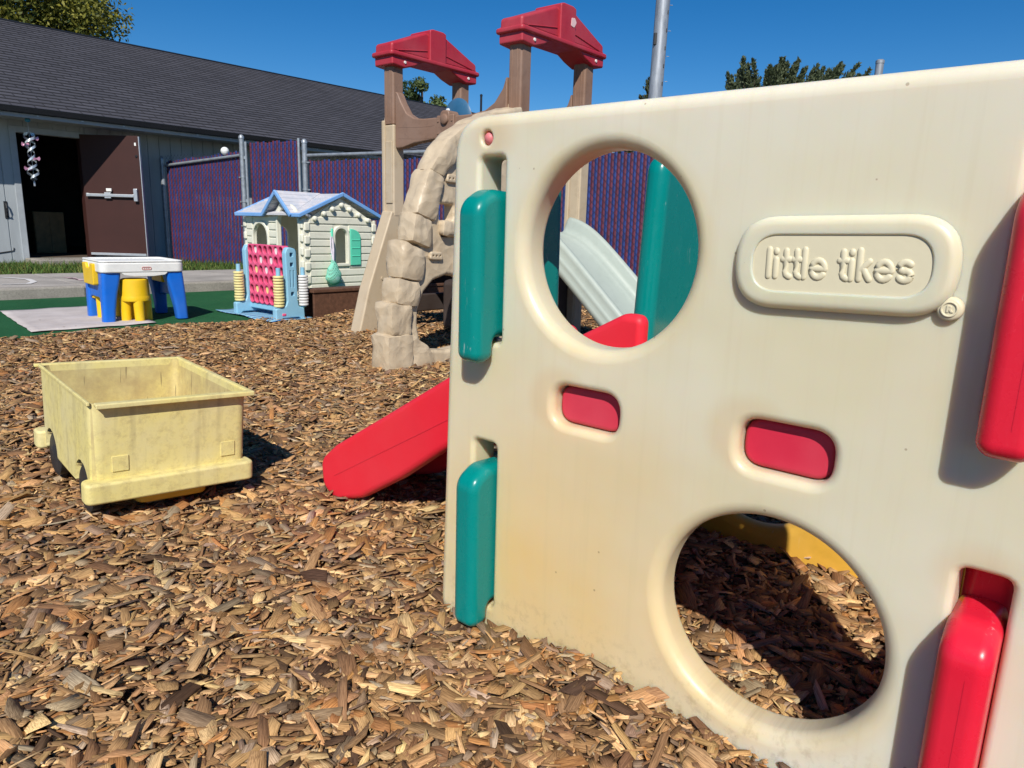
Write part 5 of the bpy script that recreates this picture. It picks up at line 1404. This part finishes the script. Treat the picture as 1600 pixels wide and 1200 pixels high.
def leg_loft(cx, cy, dx, dy):
    bm = bmesh.new(); rings = []
    for z, w, t in ((0.385, 0.066, 1.0), (0.33, 0.064, 0.85), (0.22, 0.054, 0.45), (0.10, 0.046, 0.15), (0.008, 0.044, 0.0), (0.0, 0.038, 0.0)):
        ox, oy = dx * (1 - t), dy * (1 - t)
        rings.append([(cx + ox + p[0], cy + oy + p[1], z) for p in rrect(-w, w, -w, w, 0.028, 4)])
    loft(bm, rings); return bm
for cx, cy, dx, dy in ((0.045, 0.035, -0.035, -0.005), (TWd - 0.045, 0.03, 0.05, -0.01), (0.045, TDp - 0.05, -0.035, 0.02), (TWd - 0.045, TDp - 0.05, 0.03, 0.02)):
    finish('leg', leg_loft(cx, cy, dx, dy), MTB, tb)
for x0 in (-0.018, TWd - 0.035):
    bm = bmesh.new()
    plate(bm, [roundpoly([(0.06, 0.16), (0.14, 0.185), (TDp - 0.14, 0.185), (TDp - 0.08, 0.16), (TDp - 0.08, 0.385), (0.06, 0.385)], [0.01, .03, .03, .01, .01, .01], 4)], x0, x0 + 0.05, YZ, 0.008, 0.008, 3); finish('side_panel', bm, MTB, tb)
bm = bmesh.new()
plate(bm, [roundpoly([(0.11, 0.28), (TDp - 0.10, 0.28), (TDp - 0.09, 0.445), (0.31, 0.445), (0.29, 0.41), (0.20, 0.41), (0.18, 0.445), (0.10, 0.445)], [.02, .02, .01, .01, .02, .02, .01, .01], 4)], -0.055, -0.016, YZ, 0.008, 0.006, 3)
finish('side_bin', bm, MTY, tb)
bm = bmesh.new(); box(bm, TWd - 0.10, TWd - 0.05, 0.12, TDp - 0.12, 0.29, 0.38, 0.01); finish('side_bin', bm, MTY, tb)
def stool(name, label, x, y, az):
    X_ = Vector((math.sin(R(47)), math.cos(R(47)), 0)); Y_ = Vector((-X_.y, X_.x, 0))
    s = thing(name, label, 'stool', TP + X_ * x + Y_ * y, az, 'yellow stools at the play table')
    bm = bmesh.new()
    lathe(bm, [(0.0, 0.33), (0.085, 0.333), (0.098, 0.325), (0.101, 0.30), (0.102, 0.205), (0.108, 0.197), (0.110, 0.165), (0.104, 0.158), (0.0, 0.158)], (0, 0, 0), 36)
    finish('seat', bm, MTY, s)
    for k in range(4):
        a = PI / 4 + k * PI / 2; cx, cy = 0.072 * math.cos(a), 0.072 * math.sin(a)
        bm = bmesh.new(); tube(bm, (cx, cy, 0.165), (cx * 1.06, cy * 1.06, 0.006), 0.040, 0.036, 18); tube(bm, (cx * 1.06, cy * 1.06, 0.006), (cx * 1.06, cy * 1.06, 0.0), 0.036, 0.030, 18)
        finish('leg', bm, MTY, s)
    return s
stool('stool', 'yellow stool tucked under the front edge of the white table', 0.215, 0.04, 2)
stool('stool', 'yellow stool half hidden behind the left legs of the white table', 0.10, 0.40, 50)
# mats
def sheet_mat(name, label, cat, corners, mat, z=0.006, nn=14, wob=0.004):
    cs = [Vector((c_[0], c_[1], 0)) for c_ in corners]; o0 = sum(cs, Vector()) / 4
    bm = bmesh.new(); g = []
    for i in range(nn + 1):
        r_ = []
        for j in range(nn + 1):
            u, v = i / nn, j / nn
            p = cs[0] * (1 - u) * (1 - v) + cs[1] * u * (1 - v) + cs[2] * u * v + cs[3] * (1 - u) * v - o0
            edge = 1 if min(i, j, nn - i, nn - j) == 0 else 0
            p += Vector((random.uniform(-1, 1), random.uniform(-1, 1), 0)) * 0.006 * edge
            p.z = z + wob * math.sin(p.x * 9 + p.y * 4) * math.sin(p.y * 11) + (0 if edge else 0.001)
            r_.append(bm.verts.new(p))
        g.append(r_)
    fs = [bm.faces.new((g[i][j], g[i + 1][j], g[i + 1][j + 1], g[i][j + 1])) for i in range(nn) for j in range(nn)]
    ex = bmesh.ops.extrude_face_region(bm, geom=fs)
    bmesh.ops.translate(bm, verts=[v for v in ex['geom'] if isinstance(v, bmesh.types.BMVert)], vec=(0, 0, 0.003))
    o = finish(name, bm, mat, None, weighted=False); o.location = o0
    return tag(o, label, cat)
m, nt, b = base_mat('grey_cloth', (0.5, 0.45, 0.43), 0.95, 0.1)
oc = objco(nt)
c = mixc(nt, ramp(nt, noise(nt, oc, 4, 6, 0.65), [(0.3, 0.0), (0.7, 1.0)]), (0.40, 0.355, 0.34), (0.56, 0.51, 0.49))
v = nt.nodes.new('ShaderNodeTexVoronoi'); v.inputs['Scale'].default_value = 9; nt.links.new(oc, v.inputs['Vector'])
c = mixc(nt, math_n(nt, 'LESS_THAN', v.outputs['Distance'], 0.09), c, (0.16, 0.10, 0.07))
nt.links.new(c, b.inputs['Base Color']); bump(nt, b, noise(nt, oc, 200, 2), 0.4, 0.003)
sheet_mat('floor_mat', 'pale grey mat lying on the turf under the play table', 'mat', [(-4.28, 5.87), (-3.33, 4.84), (-2.78, 5.47), (-3.75, 6.50)], m, 0.004)
m, nt, b = base_mat('striped_cloth', (0.5, 0.5, 0.5), 0.9, 0.1)
wv_ = nt.nodes.new('ShaderNodeTexWave'); wv_.bands_direction = 'X'; wv_.inputs['Scale'].default_value = 4.2; wv_.inputs['Distortion'].default_value = 1.2
mp = nt.nodes.new('ShaderNodeMapping'); mp.inputs['Rotation'].default_value = (0, 0, 0.5); nt.links.new(objco(nt), mp.inputs[0]); nt.links.new(mp.outputs[0], wv_.inputs[0])
nt.links.new(ramp(nt, wv_.outputs['Fac'], [(0.3, (0.03, 0.16, 0.38)), (0.42, (0.62, 0.66, 0.68)), (0.6, (0.66, 0.68, 0.7)), (0.75, (0.12, 0.42, 0.55))]), b.inputs['Base Color'])
sheet_mat('striped_mat', 'blue and white striped mat lying under the pink game', 'mat', [(-2.68, 6.34), (-1.95, 5.68), (-1.72, 6.02), (-2.40, 6.72)], m, 0.005, 14, 0.008)

# brown timber edging box
be = thing('timber_edging', 'brown timber edging beam half buried in chips beside the playhouse', 'edging', (-1.815, 6.12, 0), 40)
MWD = simple('stained_timber', (0.115, 0.055, 0.032), 0.7, 0.3, 3, 0, 0.3, 0.5, 40, (12, 1.0, 12))
bm = bmesh.new()
# hollow box beam: local x along its length, y to its left
for y0, y1, z0, z1 in ((-0.15, -0.125, -0.05, 0.215), (-0.02, 0.0, -0.05, 0.215), ):
    box(bm, 0, 3.6, y0, y1, z0, z1, 0.004)
finish('side_board', bm, MWD, be, smooth=False)
bm = bmesh.new(); box(bm, -0.012, 3.6, -0.162, 0.012, 0.216, 0.245, 0.005); finish('top_board', bm, MWD, be, smooth=False)
bm = bmesh.new(); box(bm, 3.6, 3.63, -2.6, 0.0, -0.05, 0.24, 0.005); finish('cross_board', bm, MWD, be, smooth=False)

# chalk scribbles on the pavement
MCH = simple('chalk_white', (0.62, 0.60, 0.58), 1.0, 0.2, 30); MCP = simple('chalk_pink', (0.55, 0.40, 0.42), 1.0, 0.2, 30)
def chalk(pts, mat, label):
    bm = bmesh.new(); P_ = [gnd(u, v, KH + 0.001) for u, v in pts]; o0 = P_[0].copy(); pr = None
    for i, p in enumerate(P_):
        t = (P_[min(i + 1, len(P_) - 1)] - P_[max(i - 1, 0)]); t.z = 0; t.normalize(); s = Vector((-t.y, t.x, 0)) * 0.03
        q = [bm.verts.new(p - o0 + s), bm.verts.new(p - o0 - s)]
        if pr: bm.faces.new((pr[0], q[0], q[1], pr[1]))
        pr = q
    o = finish('chalk_mark', bm, mat, None, smooth=False); o.location = o0; tag(o, label, 'chalk drawing')
chalk([(2, 433), (20, 434), (44, 436), (53, 440), (44, 443), (15, 444), (2, 444)], MCH, 'looping white chalk line drawn on the pavement')
chalk([(100, 433), (115, 434), (122, 437), (108, 434), (130, 438)], MCP, 'pinkish chalk scribble drawn on the pavement before the table')

# ================================================================== TREES
def leaf_mat(name, dark, light):
    m, nt, b = base_mat(name, light, 0.6, 0.3)
    at = nt.nodes.new('ShaderNodeAttribute'); at.attribute_name = 'leaf_tone'
    nt.links.new(mixc(nt, at.outputs['Fac'], dark, light), b.inputs['Base Color'])
    tr = nt.nodes.new('ShaderNodeBsdfTranslucent'); nt.links.new(mixc(nt, at.outputs['Fac'], dark, light), tr.inputs[0])
    mx = nt.nodes.new('ShaderNodeMixShader'); mx.inputs[0].default_value = 0.25
    out = nt.nodes['Material Output']; nt.links.new(b.outputs[0], mx.inputs[1]); nt.links.new(tr.outputs[0], mx.inputs[2]); nt.links.new(mx.outputs[0], out.inputs[0])
    return m
MBARK = simple('bark', (0.10, 0.075, 0.055), 0.9, 0.3, 6)
def leaves(name, pts, size, mat, parent, tone, stretch=1.0, dirs=None):
    n = len(pts); a = rng.normal(0, 1, (n, 3)) if dirs is None else dirs + rng.normal(0, 0.35, (n, 3))
    a /= np.linalg.norm(a, axis=1)[:, None]
    r_ = rng.normal(0, 1, (n, 3)); bb = np.cross(a, r_); bb /= np.linalg.norm(bb, axis=1)[:, None]
    s = size * rng.uniform(0.6, 1.3, (n, 1))
    q = np.stack([pts - a * s * stretch, pts + bb * s * 0.45, pts + a * s * stretch, pts - bb * s * 0.45], 1)
    o = mesh_np(name, q.reshape(-1, 3), [np.arange(n * 4).reshape(n, 4)], mat, parent)
    at = o.data.attributes.new('leaf_tone', 'FLOAT', 'POINT'); at.data.foreach_set('value', np.repeat(np.clip(tone, 0, 1), 4).astype(np.float32))
    return o
def broadleaf(name, label, loc, h, rad, mat, nb=60, per=170, size=0.14, seed=1):
    t = thing(name, label, 'tree', loc, 90); r = np.random.default_rng(seed)
    bm = bmesh.new(); path(bm, [(0, 0, 0), (0.1, 0, h * 0.3), (0.0, 0.1, h * 0.55), (0.05, 0, h * 0.9)], [0.28, 0.22, 0.15, 0.04], 10)
    cl = []
    for k in range(nb):
        d_ = r.normal(0, 1, 3); d_ /= np.linalg.norm(d_)
        rr = r.uniform(0.35, 1.0) ** 0.6
        c_ = np.array((0, 0, h * 0.62)) + d_ * rr * np.array((rad, rad, h * 0.38)); cl.append(c_)
        if k % 2 == 0: path(bm, [(0, 0, h * r.uniform(0.3, 0.6)), tuple(c_ * 0.5 + np.array((0, 0, h * 0.25))), tuple(c_)], [0.09, 0.05, 0.015], 6)
    finish('trunk', bm, MBARK, t)
    P_, T_ = [], []
    for c_ in cl:
        n = int(per * r.uniform(0.5, 1.4)); s = rad * r.uniform(0.10, 0.22)
        q_ = r.normal(0, 1, (n, 3)); q_ /= np.linalg.norm(q_, axis=1)[:, None]
        p = q_ * (r.uniform(0, 1, (n, 1)) ** 0.45) * s * 1.35 * np.array((1.1, 1.1, 0.7)) + c_
        P_.append(p); T_.append(np.clip(r.uniform(0.15, 0.85) + r.normal(0, 0.2, n), 0, 1))
    leaves('crown', np.concatenate(P_), size, mat, t, np.concatenate(T_))
    return t
MLF1 = leaf_mat('leaf_yellow_green', (0.028, 0.058, 0.014), (0.27, 0.25, 0.035))
MLF2 = leaf_mat('leaf_green', (0.03, 0.06, 0.02), (0.14, 0.18, 0.06))
MLF3 = leaf_mat('needle_green', (0.035, 0.055, 0.028), (0.125, 0.15, 0.075))
MLF4 = leaf_mat('needle_olive', (0.035, 0.045, 0.022), (0.10, 0.11, 0.05))
broadleaf('maple_tree', 'big yellow-green leafy tree rising behind the shingle roof', (-19.0, 26.0, -0.2), 11.6, 4.5, MLF1, 230, 480, 0.085, 3)
broadleaf('leafy_tree', 'small green leafy tree behind the roof between the tower posts', (-5.25, 40.0, -0.2), 9.0, 1.9, MLF2, 60, 220, 0.10, 5)
def conifer(name, label, loc, tips, mat, size=0.16, seed=2, base_z=3.0, trunk_r=0.25):
    """upswept shoots; tips = list of (x, y, z, length, lean x)"""
    t = thing(name, label, 'tree', loc, 90); r = np.random.default_rng(seed)
    bm = bmesh.new(); zt = max(p[2] for p in tips); path(bm, [(0, 0, 0), (0, 0, zt * 0.5), (0.1, 0, zt * 0.9)], [trunk_r, trunk_r * 0.7, 0.05], 10)
    P_, D_, T_ = [], [], []
    for (x, y, z, L_, lx) in tips:
        path(bm, [(x * 0.15, y * 0.15, max(0.5, z - L_ - abs(x) * 0.5)), (x - lx * L_ * 0.9, y, z - L_), (x, y, z)], [0.06, 0.035, 0.008], 5)
        n = int(210 * L_); u = r.uniform(0, 1, n) ** 0.8
        ax = np.array((lx, 0, 1.0)); ax /= np.linalg.norm(ax)
        rad_ = 0.20 * (1 - u) ** 0.75 + 0.035
        off = r.normal(0, 0.55, (n, 3)) * rad_[:, None]
        P_.append(np.array((x, y, z)) - ax * L_ * (1 - u)[:, None] + off)
        dd = off / (np.linalg.norm(off, axis=1)[:, None] + 1e-6) + ax * 1.1; D_.append(dd); T_.append(np.clip(r.uniform(0.2, 0.7) + u * 0.2 + r.normal(0, 0.18, n), 0, 1))
    finish('trunk', bm, MBARK, t)
    D_ = np.concatenate(D_); D_ /= np.linalg.norm(D_, axis=1)[:, None]
    leaves('crown', np.concatenate(P_), size, mat, t, np.concatenate(T_), 1.0, D_)
    return t
r = np.random.default_rng(9)
tips = []
for k in range(230):
    x = r.uniform(-4.0, 4.5); prof_ = 9.55 - 0.5 * ((x) / 3.2) ** 2 + (0.2 if x > 1 else 0)
    if x < -3.3: prof_ -= 0.8
    z = prof_ + r.uniform(-2.0, 0.55) + 0.35 * (r.uniform(0, 1) < 0.15); tips.append((x, r.uniform(-1.5, 1.5), z, r.uniform(0.9, 1.9), 0.22 + 0.13 * x + r.normal(0, 0.12)))
conifer('pine_tree', 'wide dark green pine with upswept shoots showing above the cream panel', (14.3, 40.0, -0.2), tips, MLF3, 0.10, 4)
tips = []
for k in range(120):
    u = r.uniform(0, 1); z = 4.2 + 5.0 * u; w = 1.9 * (1 - u) ** 0.8 + 0.05
    a = r.uniform(0, 2 * PI); tips.append((w * math.cos(a), w * math.sin(a), z, r.uniform(0.5, 0.9), 0.7 * math.cos(a)))
conifer('spruce_tree', 'small pointed spruce top showing behind the thick metal pole', (6.95, 40.0, -0.2), tips, MLF4, 0.09, 6)
tips = []
for k in range(200):
    u = r.uniform(0, 1); z = 2.5 + 9.5 * u; w = 2.3 * (1 - u) ** 0.8 + 0.05
    a = r.uniform(0, 2 * PI); tips.append((w * math.cos(a), w * math.sin(a), z, r.uniform(0.8, 1.4), 0.6 * math.cos(a)))
conifer('fir_tree', 'dark fir tree beside the maple at the far left behind the roof', (-22.3, 27.5, -0.2), tips, MLF3, 0.2, 8)
